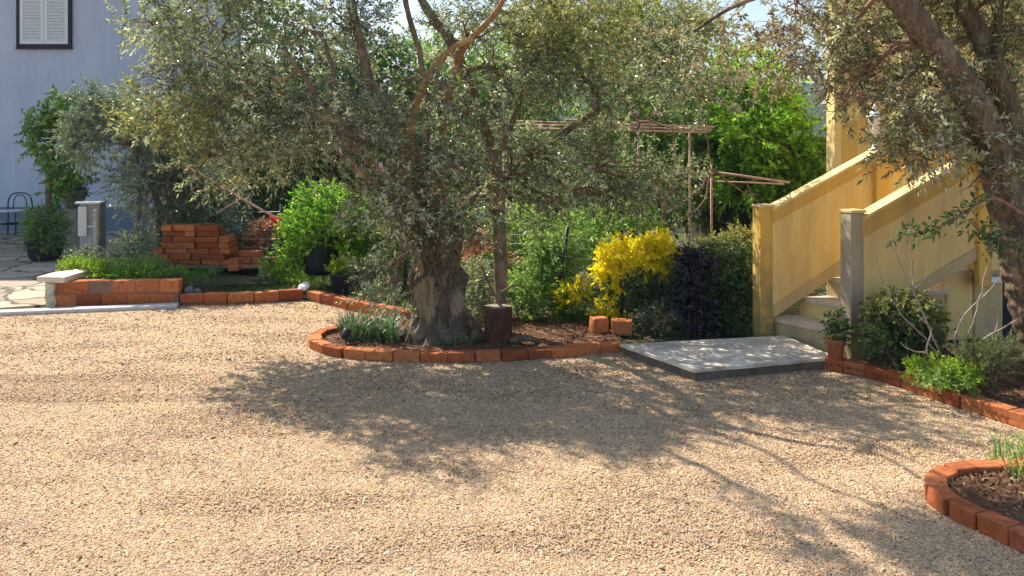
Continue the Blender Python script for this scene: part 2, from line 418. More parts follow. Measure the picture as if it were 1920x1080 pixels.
MAT['lf_brown'] = leaf_mat('brownish_olive_leaf', [(0, (.10, .07, .05)), (.35, (.27, .21, .14)), (.7, (.50, .42, .30)), (1, (.74, .67, .54))], 0.4, 0.42)

# ------------------------------------------------------------------ foliage
def unit(a):
    return a / np.maximum(np.linalg.norm(a, axis=-1, keepdims=True), 1e-9)
def sprigs(Pt, D, nl, L, ll, lw, ang=50, droop=.15, stem=.0022, wjit=.3, leafm=0, stemm=1, face=None):
    """Pt, D (N,3): sprigs with nl leaves each. Returns V, Q, M."""
    N = len(Pt); D = unit(D)
    Ls = L * rng.uniform(.6, 1.25, (N, 1))
    ref = unit(rng.normal(size=(N, 3))); U = unit(np.cross(D, ref)); W = np.cross(D, U)
    t = (np.arange(nl) + .5) / nl
    pos = Pt[:, None] + D[:, None] * (Ls[:, None] * t[None, :, None])
    pos[:, :, 2] -= (droop * Ls) * t[None] ** 2
    phi = np.arange(nl) * (PI / 1.0) + (np.arange(nl) // 2) * (PI / 2.2)
    phi = phi[None] + rng.uniform(-.5, .5, (N, nl))
    rad = U[:, None] * np.cos(phi)[..., None] + W[:, None] * np.sin(phi)[..., None]
    a = np.radians(ang) * rng.uniform(.55, 1.3, (N, nl))[..., None]
    a[:, -1] *= .2
    ld = unit(D[:, None] * np.cos(a) + rad * np.sin(a)); ld[:, :, 2] -= droop * .6; ld = unit(ld)
    nn = unit(np.cross(ld, unit(rng.normal(size=(N, nl, 3))) * .8 + np.cross(D[:, None], rad)))
    sd_ = np.cross(nn, ld)
    len_ = ll * rng.uniform(.65, 1.2, (N, nl, 1)); wid = lw * rng.uniform(1 - wjit, 1 + wjit, (N, nl, 1)) * .5
    b = pos; tip = pos + ld * len_ - np.array([0, 0, 1]) * (len_ * .12)
    mid = pos + ld * len_ * .48
    l = mid + sd_ * wid + nn * wid * .35; r = mid - sd_ * wid + nn * wid * .35
    V = np.stack([b, l, tip, r], 2).reshape(-1, 3)
    Q = np.arange(len(V)).reshape(-1, 4); M = np.full(len(Q), leafm)
    if stem > 0:
        ts = np.array([0, .5, 1.0]); c = Pt[:, None] + D[:, None] * (Ls[:, None] * ts[None, :, None])
        c[:, :, 2] -= (droop * Ls) * ts[None] ** 2
        rr = np.array([stem, stem * .7, stem * .3])
        ring = []
        for k in range(3):
            an = 2 * PI * k / 3
            ring.append(c + (U[:, None] * math.cos(an) + W[:, None] * math.sin(an)) * rr[None, :, None])
        SV = np.stack(ring, 2).reshape(-1, 3)  # N,3 rings,3 pts
        base = (np.arange(N) * 9)[:, None]
        q = []
        for i in range(2):
            for k in range(3):
                k2 = (k + 1) % 3
                q.append([i * 3 + k, i * 3 + k2, (i + 1) * 3 + k2, (i + 1) * 3 + k])
        SQ = (base[:, None] + np.array(q)[None]).reshape(-1, 4) + len(V)
        V = np.vstack([V, SV]); Q = np.vstack([Q, SQ]); M = np.concatenate([M, np.full(len(SQ), stemm)])
    return V, Q, M
def join(parts):
    Vs, Qs, Ms = [], [], []; n = 0
    for V, Q, M in parts:
        Vs.append(V); Qs.append(Q + n); Ms.append(M); n += len(V)
    return np.vstack(Vs), np.vstack(Qs), np.concatenate(Ms)
def blob(px, py, Y, rx, ry, rY=None, w=None):
    c = P(px, py, Y); k = Y / F
    a, b = rx * k, ry * k; d = rY if rY is not None else (a + b) / 2
    return (c.x, c.y, c.z, a, d, b, w if w is not None else a * b * d)
def sample_blobs(blobs, n, shell=2.0, gap=.0, gscale=1.6, up=.25, outw=.7, zmin=None, seed=0.0):
    w = np.array([b[6] for b in blobs]); w = w ** .8; w /= w.sum()
    k = rng.choice(len(blobs), n, p=w)
    B = np.array([b[:6] for b in blobs])[k]
    d = unit(rng.normal(size=(n, 3))); r = rng.uniform(0, 1, (n, 1)) ** (1 / shell)
    lump = np.array([1 + .22 * noise.noise(Vector(x * 2.1 + y[:3])) for x, y in zip(d, B)])[:, None]
    pts = B[:, :3] + d * B[:, 3:] * r * lump
    D = unit(d / np.maximum(B[:, 3:], .05)) * outw + rng.normal(size=(n, 3)) * .45; D[:, 2] += up
    if gap > -1:
        nz = np.array([noise.noise(Vector(p) * gscale + Vector((seed, 0, 0))) for p in pts])
        keep = nz > gap
        if zmin is not None: keep &= pts[:, 2] > zmin
        pts, D = pts[keep], D[keep]
    elif zmin is not None:
        keep = pts[:, 2] > zmin; pts, D = pts[keep], D[keep]
    return pts, unit(D)
def curve_pts(a, b, n=6, sag=.1, wob=.04, seed=0):
    a, b = Vector(a), Vector(b); L = (b - a).length; out = []
    for i in range(n + 1):
        t = i / n; p = a.lerp(b, t)
        p.z += sag * L * math.sin(PI * t)
        if 0 < i:
            p += Vector((noise.noise(Vector((seed, t * 3, 1))), noise.noise(Vector((seed, t * 3, 7))), noise.noise(Vector((seed, t * 3, 13))))) * wob * L * 2
        out.append(p)
    return out
def smooth_path(pts, n=5):
    """Catmull-Rom through (point, radius) pairs"""
    out = []; rad = []
    for i in range(len(pts) - 1):
        p0, p1, p2, p3 = pts[max(i - 1, 0)], pts[i], pts[i + 1], pts[min(i + 2, len(pts) - 1)]
        for j in range(n):
            t = j / n
            q = 0.5 * ((2 * p1[0]) + (p2[0] - p0[0]) * t + (2 * p0[0] - 5 * p1[0] + 4 * p2[0] - p3[0]) * t * t + (-p0[0] + 3 * p1[0] - 3 * p2[0] + p3[0]) * t ** 3)
            out.append(q); rad.append(p1[1] * (1 - t) + p2[1] * t)
    out.append(pts[-1][0]); rad.append(pts[-1][1])
    return out, rad
def trace(pl):
    """limb from (px, py, Y, half-width in px)"""
    return [(P(x, y, Y), r * Y / F) for x, y, Y, r in pl]

def shrub(name, label, cat, blobs, n, leaf, nl=10, L=.12, ll=.035, lw=.018, ang=55, group=None, stems=7, twig='twig', z0=.05, shell=2.2, gap=-.35, gscale=3, up=.35, base=None, stemr=.006, extra=None, droop=.1, zmin=None, stemw=.0018):
    bx = np.array([b[:6] for b in blobs])
    if base is None:
        base = (float(np.average(bx[:, 0])), float(np.average(bx[:, 1])), z0)
    t = thing(name, base, label, cat, group)
    pts, D = sample_blobs(blobs, n, shell, gap, gscale, up, zmin=(z0 + .02 if zmin is None else zmin), seed=rnd.uniform(0, 50))
    parts = [sprigs(pts, D, nl, L, ll, lw, ang, droop, stem=stemw)]
    mats = [MAT[leaf], MAT[twig]]
    if extra:
        for (bl2, n2, leaf2, ll2, lw2) in extra:
            p2, D2 = sample_blobs(bl2, n2, 2.5, -.5, 4, up, zmin=z0)
            mats.append(MAT[leaf2]); parts.append(sprigs(p2, D2, nl, L, ll2, lw2, ang, droop, stem=0, leafm=len(mats) - 1))
    V, Q, M = join(parts)
    np_build('foliage', V, Q, M, mats, t)
    mb = MB()
    for i in range(stems):
        b = blobs[i % len(blobs)]
        e = Vector((b[0] + rnd.uniform(-.7, .7) * b[3], b[1] + rnd.uniform(-.6, .6) * b[4], b[2] + rnd.uniform(-.1, .7) * b[5]))
        s = Vector((base[0] + rnd.uniform(-.25, .25) * max(bx[:, 3].max(), .08), base[1] + rnd.uniform(-.1, .1), z0 - .03))
        s.x = s.x * .5 + e.x * .5 if len(blobs) > 1 else s.x
        pp = curve_pts(s, e, 6, .03, .06, rnd.uniform(0, 99))
        mb.tube(pp, [stemr * (1 - .7 * k / 6) for k in range(7)], 5)
        for q in range(2):
            s2 = pp[3 + q]; e2 = e + Vector((rnd.uniform(-.5, .5) * b[3], rnd.uniform(-.5, .5) * b[4], rnd.uniform(-.2, .5) * b[5]))
            mb.tube(curve_pts(s2, e2, 4, .03, .08, rnd.uniform(0, 99)), [stemr * .5 * (1 - .7 * k / 4) for k in range(5)], 4)
    mb.build('stems', MAT[twig], t)
    return t

def blades(Pt, n_each, h, w, lean=.5, m=0, curl=.5):
    """tufts of long blades: each blade two quads"""
    N = len(Pt); K = n_each
    base = np.repeat(Pt, K, 0); n = len(base)
    base = base + rng.normal(size=(n, 3)) * np.array([.012, .012, 0])
    az = rng.uniform(0, 2 * PI, n); out = np.stack([np.cos(az), np.sin(az), np.zeros(n)], 1)
    H = h * rng.uniform(.5, 1.15, (n, 1)); ln = lean * rng.uniform(.1, 1.2, (n, 1))
    side = np.stack([-np.sin(az), np.cos(az), np.zeros(n)], 1) * (w * rng.uniform(.6, 1.3, (n, 1)))
    up = np.array([0, 0, 1.0])
    p1 = base + up * H * .55 + out * H * ln * .35
    p2 = base + up * H * (1 - curl * ln * .5) + out * H * ln
    V = np.stack([base - side * .4, base + side * .4, p1 + side * .5, p1 - side * .5, p2 + side * .06, p2 - side * .06], 1).reshape(-1, 3)
    i = np.arange(n)[:, None] * 6
    Q = np.vstack([i + np.array([[0, 1, 2, 3]]), i + np.array([[3, 2, 4, 5]])])
    return V, Q, np.full(len(Q), m)

def in_poly(pts, poly):
    x, y = pts[:, 0], pts[:, 1]; ins = np.zeros(len(pts), bool); n = len(poly)
    for i in range(n):
        x1, y1 = poly[i][0], poly[i][1]; x2, y2 = poly[(i + 1) % n][0], poly[(i + 1) % n][1]
        c = ((y1 > y) != (y2 > y)) & (x < (x2 - x1) * (y - y1) / (y2 - y1 + 1e-12) + x1)
        ins ^= c
    return ins
def scatter(poly, n, z=0):
    a = np.array([(p[0], p[1]) for p in poly]); lo, hi = a.min(0), a.max(0)
    q = rng.uniform(lo, hi, (n, 2)); q = q[in_poly(q, poly)]
    return np.column_stack([q, np.full(len(q), z)])

# ================================================================== SETTING
def sheet(name, poly, z, mat, thick=None, sub=0):
    mb = MB()
    pts = [Vector((p[0], p[1], z)) for p in poly]
    if thick: mb.prism(pts, (0, 0, -thick))
    else:
        mb.add(pts, [tuple(range(len(pts)))])
        a = sum((pts[i].x * pts[(i + 1) % len(pts)].y - pts[(i + 1) % len(pts)].x * pts[i].y) for i in range(len(pts)))
        if a < 0: mb.Fc[-1] = tuple(reversed(mb.Fc[-1]))
    o = mb.build(name, mat); tag(o, kind='structure'); return o

# the whole terrain out to the horizon, and the gravel yard as a sheet just above it
def terrain():
    xs = np.concatenate([[-1500, -600, -200, -80], np.linspace(-40, 40, 17), [80, 200, 600, 1500]])
    ys = np.concatenate([[-60, -20], np.linspace(-5, 40, 16), [80, 200, 600, 1500]])
    mb = MB(); V = [(x, y, -.03) for y in ys for x in xs]; nx = len(xs)
    mb.add(V, [(j * nx + i, j * nx + i + 1, (j + 1) * nx + i + 1, (j + 1) * nx + i) for j in range(len(ys) - 1) for i in range(nx - 1)])
    tag(mb.build('ground', MAT['garden']), kind='structure')
terrain()
def hills():
    mb = MB(); n = 90
    for (Yd, hmax, seed, x0, x1) in ((170, 30, 3, -260, 300),):
        V = []; rows = 8
        for j in range(rows):
            for i in range(n):
                x = x0 + (x1 - x0) * i / (n - 1)
                h = hmax * (.62 + .45 * noise.noise(Vector((x * .012, seed, 0))) + .1 * noise.noise(Vector((x * .06, seed, 4))))
                if x > 10: h *= 1.1
                t = j / (rows - 1)
                V.append((x, Yd + t * 80 + 3 * noise.noise(Vector((x * .05, j, 2))), -.1 + h * math.sin(t * PI / 2) ** .8 + (.8 * noise.noise(Vector((x * .3, j * 1.7, 5))) if j else 0)))
        mb.add(V, [(j * n + i, j * n + i + 1, (j + 1) * n + i + 1, (j + 1) * n + i) for j in range(rows - 1) for i in range(n - 1)], 0, True)
    tag(mb.build('hill', MAT['hill']), kind='structure')
hills()

# outlines on the ground, each traced where it lies
island_front = [G(765, 594), G(700, 612), G(640, 628), G(600, 636), G(587, 646), G(596, 660), G(640, 671), G(720, 678), G(860, 681), G(1000, 675), G(1165, 660)]
slab_z = .085
SA, SB, SC_, SD = G(1163, 645, slab_z), G(1302, 693, slab_z), G(1568, 669, slab_z), G(1470, 629, slab_z)
right_edge = [G(1536, 692), G(1620, 708), G(1700, 732), G(1800, 768), G(1925, 808), G(2080, 862)]
left_edge = [G(98, 577), G(335, 573), G(455, 571), G(571, 563), G(660, 583), G(768, 606)]
gravel_poly = [(-14, -3), (14, -3), (14, 4.0), (5, 4.0), right_edge[-1], right_edge[3], right_edge[0], G(1500, 650), G(1165, 655)] + island_front[::-1][1:-1] + [left_edge[5], left_edge[4], left_edge[3], left_edge[2], left_edge[1], left_edge[0], G(80, 578), G(0, 588), (-6.6, 7.5), (-14, 6.0)]
sheet('gravel_yard', [(-20, -6), (20, -6), (20, 9.4), (-20, 9.4)], 0.0, MAT['gravel'])
garden_poly = [left_edge[5], left_edge[4], left_edge[3], left_edge[2], left_edge[1], left_edge[0], G(96, 560), (-5.2, 9.5), (-5.6, 14.9), (-20, 24), (20, 24), (20, 6.2), G(2080, 640), G(1640, 640), G(1500, 640), G(1165, 652)] + island_front[::-1][1:-1]
sheet('garden_ground', garden_poly, 0.02, MAT['garden'])
island_poly = island_front + [G(1165, 640), G(1100, 605), G(850, 598)]
sheet('soil_bed', island_poly, 0.035, MAT['soil'])
right_poly = right_edge + [(6, 4.5), (6, 6.6), G(1640, 650), G(1560, 668)]
sheet('soil_bed', right_poly, 0.045, MAT['soil'])
corner_edge = [G(x, y, .078) for x, y in ((2010, 858), (1890, 867), (1820, 870), (1770, 879), (1754, 898), (1768, 922), (1810, 944), (1860, 966), (1950, 1006), (2060, 1058))]
corner_poly = corner_edge
sheet('soil_bed', corner_poly, 0.05, MAT['soil'])
# soil filled up behind the two-course wall
mb = MB()
rp = [left_edge[0] + Vector((.05, .1, 0)), left_edge[1] + Vector((-.1, .1, 0)), G(345, 560), G(520, 548), G(560, 500), Vector((-2.6, 11.5, 0)), Vector((-5.3, 11.5, 0)), Vector((-5.05, 9.3, 0))]
hz = [.2, .2, .14, .10, .08, .08, .16, .2]
top = [Vector((p.x, p.y, h)) for p, h in zip(rp, hz)]
mb.add(top, [(i, (i + 1) % 8, 8) for i in range(0)] , 0)
cpt = Vector((sum(p.x for p in top) / 8, sum(p.y for p in top) / 8, .17))
mb = MB(); mb.add(top + [cpt] + [Vector((p.x, p.y, 0)) for p in top], [((i + 1) % 8, i, 8)[::-1] for i in range(8)] + [(i, (i + 1) % 8, 9 + (i + 1) % 8, 9 + i) for i in range(8)])
tag(mb.build('soil_bed', MAT['garden']), kind='structure')

# crazy paving of the patio and the pale strip at its foot
def paving_mat():
    m, t, b, o = new_mat('crazy_paving')
    co = objco(t)
    d = t.nodes.new('ShaderNodeVectorMath'); d.operation = 'ADD'
    n = t.nodes.new('ShaderNodeTexNoise'); n.inputs['Scale'].default_value = 2.5; t.links.new(co, n.inputs['Vector'])
    sc = t.nodes.new('ShaderNodeVectorMath'); sc.operation = 'SCALE'; sc.inputs['Scale'].default_value = .35
    t.links.new(n.outputs['Color'], sc.inputs[0]); t.links.new(co, d.inputs[0]); t.links.new(sc.outputs[0], d.inputs[1])
    v = t.nodes.new('ShaderNodeTexVoronoi'); v.inputs['Scale'].default_value = 1.9; v.feature = 'DISTANCE_TO_EDGE'
    t.links.new(d.outputs[0], v.inputs['Vector'])
    v2 = t.nodes.new('ShaderNodeTexVoronoi'); v2.inputs['Scale'].default_value = 1.9
    t.links.new(d.outputs[0], v2.inputs['Vector'])
    s = t.nodes.new('ShaderNodeSeparateColor'); t.links.new(v2.outputs['Color'], s.inputs[0])
    c = ramp(t, s.outputs[0], [(0, (.30, .25, .18)), (.5, (.42, .36, .26)), (1, (.52, .45, .34))])
    c = mix(t, 1.0, c, ramp(t, tnoise(t, 8, 6, .7, co), [(.3, (.7, .7, .7)), (.7, (1, 1, 1))]), 'MULTIPLY')
    c = mix(t, ramp(t, v.outputs['Distance'], [(.02, (1, 1, 1)), (.05, (0, 0, 0))]), c, (.09, .07, .05))
    t.links.new(c, b.inputs['Base Color']); b.inputs['Roughness'].default_value = .85
    p = bump(t, ramp(t, v.outputs['Distance'], [(.0, (0, 0, 0)), (.06, (1, 1, 1))]), .8, .02, b)
    bump(t, tnoise(t, 14, 6, .7, co), .6, .02, b, p)
    return m
MAT['paving'] = paving_mat()
sheet('patio', [(-14, 7.0), (-6.6, 7.62), G(0, 583), G(90, 576), (-5.0, 8.6), (-5.25, 15.2), (-14, 15.2)], 0.03, MAT['paving'], .03)
mb = MB(); a, b_ = G(-300, 603), G(334, 576)
dirv = (b_ - a).normalized()
mb.box((a + b_) / 2 + Vector((0, .0, .012)), ((b_ - a).length, .14, .05), dirv, bev=.006)
tag(mb.build('kerb_strip', MAT['strip']), kind='structure')

# ================================================================== GRAVEL STONES
def pebbles(n, ymin, ymax, size, seed):
    r = np.random.default_rng(seed)
    y = ymin + (ymax - ymin) * r.uniform(0, 1, n) ** 1.25
    hw = y * .70 + .25
    x = r.uniform(-1, 1, n) * hw
    pts = np.column_stack([x, y])
    ok = in_poly(pts, gravel_poly) & ~in_poly(pts, corner_poly)
    pts = pts[ok]; n = len(pts)
    lift = np.array([max(0, noise.noise(Vector((a * .9, b * 3.2, 3)))) for a, b in pts]) * .013
    lift += .010 * np.exp(-((pts[:, 1] - 6.97 - .25 * (pts[:, 0] + 3.5) + .04 * np.sin(pts[:, 0] * 3)) / .03) ** 2) * ((pts[:, 0] > -4.1) & (pts[:, 0] < -1.3))
    base = np.array([[1, 0, 0], [-1, 0, 0], [0, 1, 0], [0, -1, 0], [0, 0, .36], [0, 0, -.5]], float)
    s = size * r.lognormal(0, .32, (n, 1, 1))
    V = base[None] * s * r.uniform(.65, 1.2, (n, 6, 1))
    V[:, :, 0] *= r.uniform(.9, 1.6, (n, 1))
    a = r.uniform(0, 2 * PI, n); ca, sa = np.cos(a)[:, None], np.sin(a)[:, None]
    x0 = V[:, :, 0] * ca - V[:, :, 1] * sa; y0 = V[:, :, 0] * sa + V[:, :, 1] * ca
    tl = r.normal(0, .35, (n, 1)); tm = r.normal(0, .35, (n, 1))
    z0 = V[:, :, 2] + x0 * tl + y0 * tm
    V = np.stack([x0 + pts[:, :1], y0 + pts[:, 1:], z0 + s[:, :, 0] * r.uniform(.0, .25, (n, 1)) + lift[:, None]], 2)
    f = np.array([[0, 2, 4], [2, 1, 4], [1, 3, 4], [3, 0, 4], [2, 0, 5], [1, 2, 5], [3, 1, 5], [0, 3, 5]])
    Q = (np.arange(n)[:, None, None] * 6 + f[None]).reshape(-1, 3)
    return V.reshape(-1, 3), Q
V1, Q1 = pebbles(300000, 2.75, 5.6, .0041, 1)
V2, Q2 = pebbles(150000, 5.0, 8.7, .0058, 2)
V = np.vstack([V1, V2]); Q = np.vstack([Q1, Q2 + len(V1)])
o = np_build('gravel', V, Q, np.zeros(len(Q)), [MAT['gravel_stone']], ngon=3)
tag(o, 'loose fine beige gravel stones lying over the whole yard', 'gravel', kind='stuff')

V, Q = [], []
p = scatter([SA, SB, SC_, SD], 420, slab_z + .002); n = len(p)
b0 = np.array([[1, 0, 0], [-1, 0, 0], [0, 1, 0], [0, -1, 0], [0, 0, .5], [0, 0, -.3]], float)
V = b0[None] * (.0042 * rng.lognormal(0, .4, (n, 1, 1))) * rng.uniform(.6, 1.3, (n, 6, 1)) + p[:, None]
f = np.array([[0, 2, 4], [2, 1, 4], [1, 3, 4], [3, 0, 4], [2, 0, 5], [1, 2, 5], [3, 1, 5], [0, 3, 5]])
tag(np_build('gravel', V.reshape(-1, 3), (np.arange(n)[:, None, None] * 6 + f[None]).reshape(-1, 3), np.zeros(n * 8), [MAT['gravel_stone']], ngon=3), 'stray gravel stones kicked onto the concrete slab', 'gravel', kind='stuff')

# ================================================================== BRICKWORK
def edging(name, label, path, h=.09, w=.11, bl=.245, courses=1, z0=0.0, cat='brick edging', closed=False):
    mb = MB(); hh = h / courses
    cum = [0]
    for i in range(len(path) - 1): cum.append(cum[-1] + (path[i + 1] - path[i]).length)
    def at(s):
        s = min(max(s, 0), cum[-1] - 1e-6)
        for i in range(len(path) - 1):
            if s <= cum[i + 1]:
                t = (s - cum[i]) / max(cum[i + 1] - cum[i], 1e-9)
                return path[i].lerp(path[i + 1], t)
        return path[-1]
    for c in range(courses):
        s = -bl * .5 if c % 2 else 0
        while s < cum[-1] - .03:
            l = bl * rnd.uniform(.93, 1.05)
            a, b = at(max(s, 0)), at(min(s + l, cum[-1]))
            L = (b - a).length
            if L > .05:
                d = (b - a).normalized(); mid = (a + b) / 2
                mid = Vector((mid.x, mid.y, z0 + hh * (c + .5) + rnd.uniform(-.003, .004)))
                nrm = Vector((-d.y, d.x, 0))
                mid += nrm * rnd.uniform(-.005, .005)
                yaw = rnd.uniform(-.03, .03)
                d2 = Vector((d.x - d.y * yaw, d.y + d.x * yaw, rnd.uniform(-.012, .012)))
                mb.box(mid, (L - .004, w * rnd.uniform(.95, 1.04), hh - (.008 if courses > 1 else 0)), d2, bev=.005, jit=.0035)
            s += l
    if courses > 1:
        a, b = path[0], path[-1]; d = (b - a).normalized()
        mb.box(Vector(((a.x + b.x) / 2, (a.y + b.y) / 2, z0 + h / 2 - .004)), ((b - a).length - .02, w - .016, h - .012), d, m=1)
    o = mb.build(name, [MAT['brick'], MAT['mortar']], base=(path[0].x, path[0].y, z0))
    return tag(o, label, cat)
off = Vector((0, .06, 0))
edging('brick_wall', 'low wall of orange bricks two courses high beside the stone pillar', [p + off for p in left_edge[0:2]], h=.262, courses=2, w=.12, bl=.235, cat='brick wall')
edging('brick_edging', 'single row of orange bricks between the low two-course wall and the round white garden light', [p + off for p in left_edge[1:4]], h=.11)
edging('brick_edging', 'straight orange brick row running from the white garden light to the big olive trunk', [left_edge[3] + off + Vector((.06, -.02, 0)), left_edge[4] + off, left_edge[5] + off], h=.10)
isl, _r = smooth_path([(p + Vector((0, .05, 0)), 0) for p in island_front[1:]], 4)
edging('brick_edging', 'curved red brick edging around the foot of the big olive tree', isl, h=.07, w=.10, bl=.20)
re_, _r = smooth_path([(p + Vector((.05, .03, 0)), 0) for p in right_edge], 3)
edging('brick_edging', 'red brick edging along the flower bed below the yellow stair', re_, h=.085, w=.10, bl=.15)
ce_, _r = smooth_path([(p, 0) for p in corner_edge], 3)
edging('brick_edging', 'rounded brick edging around the bed in the near right corner', ce_, h=.078, w=.09, bl=.135)

# stone pillar at the end of the wall with its cap
t = thing('stone_pillar', G(88, 578), 'squat rough stone pillar with a pale cap at the end of the low brick wall', 'stone pillar')
mb = MB(); c = G(88, 578)
pl = [(.0, .0), (.10, -.01), (.12, .3), (.02, .42), (-.06, .3), (-.05, .1)]
V = []; lv = 6
for k in range(lv):
    for (x, y) in pl: V.append((c.x - .03 + x + rnd.uniform(-.014, .014), c.y + .02 + y + rnd.uniform(-.014, .014), .245 * k / (lv - 1)))
fs = [(k * 6 + i, k * 6 + (i + 1) % 6, (k + 1) * 6 + (i + 1) % 6, (k + 1) * 6 + i) for k in range(lv - 1) for i in range(6)] + [tuple(range((lv - 1) * 6, lv * 6))]
mb.add(V, fs); mb.build('shaft', MAT['stone'], t)
mb = MB(); cap = [(-.09, .0), (.02, -.06), (.20, -.03), (.23, .10), (.20, .42), (.05, .46), (-.09, .28)]
mb.prism([Vector((c.x - .03 + x, c.y + .03 + y, .25 + .01 * ((i * 3) % 2))) for i, (x, y) in enumerate(cap)], (0, 0, .055))
mb.build('cap_stone', MAT['cream'], t)

# loose bricks: the stack, each brick a thing
brick_mesh = {}
def brick_src(L=.25, W=.12, H=.064, key='b'):
    mb = MB(); mb.box((0, 0, H / 2), (L, W, H), bev=.005, jit=.0025)
    me = bpy.data.meshes.new('brick'); me.from_pydata(mb.V, [], mb.Fc); me.materials.append(MAT['brick']); me.update()
    return me
variants = [brick_src() for _ in range(4)]
def lay(x, y, z, yaw, label, group, kind=0):
    o = bpy.data.objects.new('brick', variants[kind % 4]); C.objects.link(o)
    o.location = (x, y, z); o.rotation_euler = (0, 0, yaw)
    return tag(o, label, 'brick', group)
ORD = ['first', 'second', 'third', 'fourth', 'fifth', 'sixth', 'seventh', 'eighth', 'ninth', 'tenth']
SY = 9.15; ks = SY / F; zb = .235
courses = [(290, 'HHSSh'), (293, 'HSSH'), (286, 'HSSHh'), (302, 'SHSH'), (302, 'HSSh'), (303, 'SHS'), (303, 'HSS')]
for ci, (x0, pat) in enumerate(courses):
    for row in range(2):
        x = (x0 - HX) * ks; nth = 0
        for ch in (pat if row == 0 else pat[::-1]):
            L = .25 if ch == 'S' else .12
            x += rnd.uniform(0, .012)
            cx = x + L / 2 + .004
            yy = SY + .06 + row * .135 + rnd.uniform(-.028, .02)
            yaw = (0 if ch == 'S' else PI / 2) + rnd.uniform(-.09, .09)
            if ch in 'Hh': yy = SY + .115 + rnd.uniform(-.03, .01) if row == 0 else SY + .39
            if row == 0 or ch == 'S':
                where = 'back row' if row else 'front'
                lay(cx, yy, zb + ci * .0665, yaw,
                    f'orange brick {ORD[nth]} from left, {ORD[ci]} course up, {"back" if row else "front"} row of tall stack', 'loose orange bricks in the tall stack', ci + nth)
                nth += 1
            x += L + .006
heap = [(444, 0, 1, -.04), (462, 0, 1, .1), (484, 0, 0, .1), (503, 0, 1, .16), (440, .0665, 1, .06), (458, .0665, 1, .12), (488, .0665, 0, .12), (432, .133, 1, .2), (462, .133, 0, .18)]
hl = ['end-on brick at the left foot of the small heap', 'end-on brick in the middle foot of the small heap', 'long brick at the right foot of the small heap', 'outermost end-on brick at the right foot of the small heap',
      'end-on brick in the second layer, left end of the small heap', 'end-on brick in the second layer, middle of the small heap', 'long brick lying on the right half of the small heap',
      'topmost end-on brick between the small heap and tall stack', 'topmost long brick in the middle of the small heap']
for (px, dz, endon, dy), lb in zip(heap, hl):
    lay((px - HX) * ks, SY + dy + (.05 if endon else 0), zb - .05 + dz, (PI / 2 if endon else 0) + rnd.uniform(-.12, .12), 'orange ' + lb, 'loose orange bricks in the small heap', rnd.randrange(4))
# the boards they stand on
t = thing('plank_base', P(390, 512, SY), 'weathered wooden boards under the brick stack', 'boards')
for i, (y, w) in enumerate(((.02, .11), (.2, .12), (.38, .11))):
    mb = MB(); mb.box(Vector(((402 - HX) * ks, SY + y, zb - .014)), (1.42, w, .022), (1, 0, 0), bev=.002)
    mb.build('board', MAT['wood'], t)
for px in (300, 400, 495):
    mb = MB(); mb.box(Vector(((px - HX) * ks, SY + .2, zb - .08)), (.1, .5, .108), (1, 0, 0), bev=.003); mb.build('block', MAT['wood'], t)
# two blocks by the hedge
for (px, py, lab, yw) in ((1124, 626, 'upright terracotta block left of its twin, at the foot of the yellow shrub', .25), (1168, 631, 'wider terracotta block right of its twin, next to the slab corner', -.1)):
    c = G(px, py, .03); mb = MB(); mb.box((c.x, c.y + .07, c.z + .062), (.13 if px < 1150 else .165, .13, .125), (math.cos(yw), math.sin(yw), 0), bev=.008, jit=.006)
    tag(mb.build('terracotta_block', MAT['brick'], base=(c.x, c.y + .07, c.z)), lab, 'block', 'terracotta blocks by the hedge')

# concrete slab before the stair
t = thing('concrete_slab', (SB.x, SB.y, 0), 'worn pale concrete slab in front of the yellow stair', 'slab')
def worn(pts, j, n=14):
    out = []
    for i in range(4):
        a, b = pts[i], pts[(i + 1) % 4]
        for k in range(n): q = a.lerp(b, k / n); out.append(q + Vector((rnd.uniform(-j, j), rnd.uniform(-j, j), 0)))
    return out
mb = MB(); mb.prism(worn([SA, SB, SC_, SD], .007), (0, 0, -.022)); mb.build('slab_top', MAT['slab'], t)
mb = MB(); mb.prism([p + Vector((0, 0, -.0225)) + (Vector((1.62, 5.95, 0)) - Vector((p.x, p.y, 0))).normalized() * .02 for p in (SA, SB, SC_, SD)], (0, 0, -.10)); mb.build('slab_base', MAT['slab_side'], t)

# ================================================================== YELLOW STAIR AND HOUSE
DV = Vector((.96, .28, 0)).normalized(); NV = Vector((DV.y, -DV.x, 0))   # along the stair / towards the camera
RP = G(1433, 626, slab_z); FP = G(1602, 666, slab_z)
st = thing('yellow_stair', (FP.x, FP.y, 0), 'yellow rendered outdoor stair with sloping parapets and two square posts', 'stair')
def onp(px, py, p0, shift=0.0):
    """where the line of sight meets the upright plane through p0 along DV"""
    q = p0 + NV * shift
    # (x,y) = s*(a,1); solve s*(a,1) = q + t*DV
    a = (px - HX) / F
    den = a * DV.y - DV.x
    tt = (q.x - a * q.y) / den
    Y = q.y + DV.y * tt
    return Vector((q.x + DV.x * tt, Y, CAM_H - (py - HY) / F * Y))
def post(c, w, h, ax, facemat, name='post'):
    m1 = MB(); m1.box(c + Vector((0, 0, h / 2 - .04)), (w, w, h + .08), ax, bev=.006)
    o = m1.build(name, facemat, st)
    m2 = MB(); m2.box(c + Vector((0, 0, h + .012)), (w + .012, w + .012, .022), ax, bev=.003)
    k = m2.build('cap', MAT['coping'], o); origins[k.name] = origins[st.name]
    return o
post(RP + Vector((.015, .08, 0)), .122, 1.02, DV, MAT['amber'])
post(FP + Vector((.02, .08, 0)), .122, 1.03, DV, MAT['post_face'])
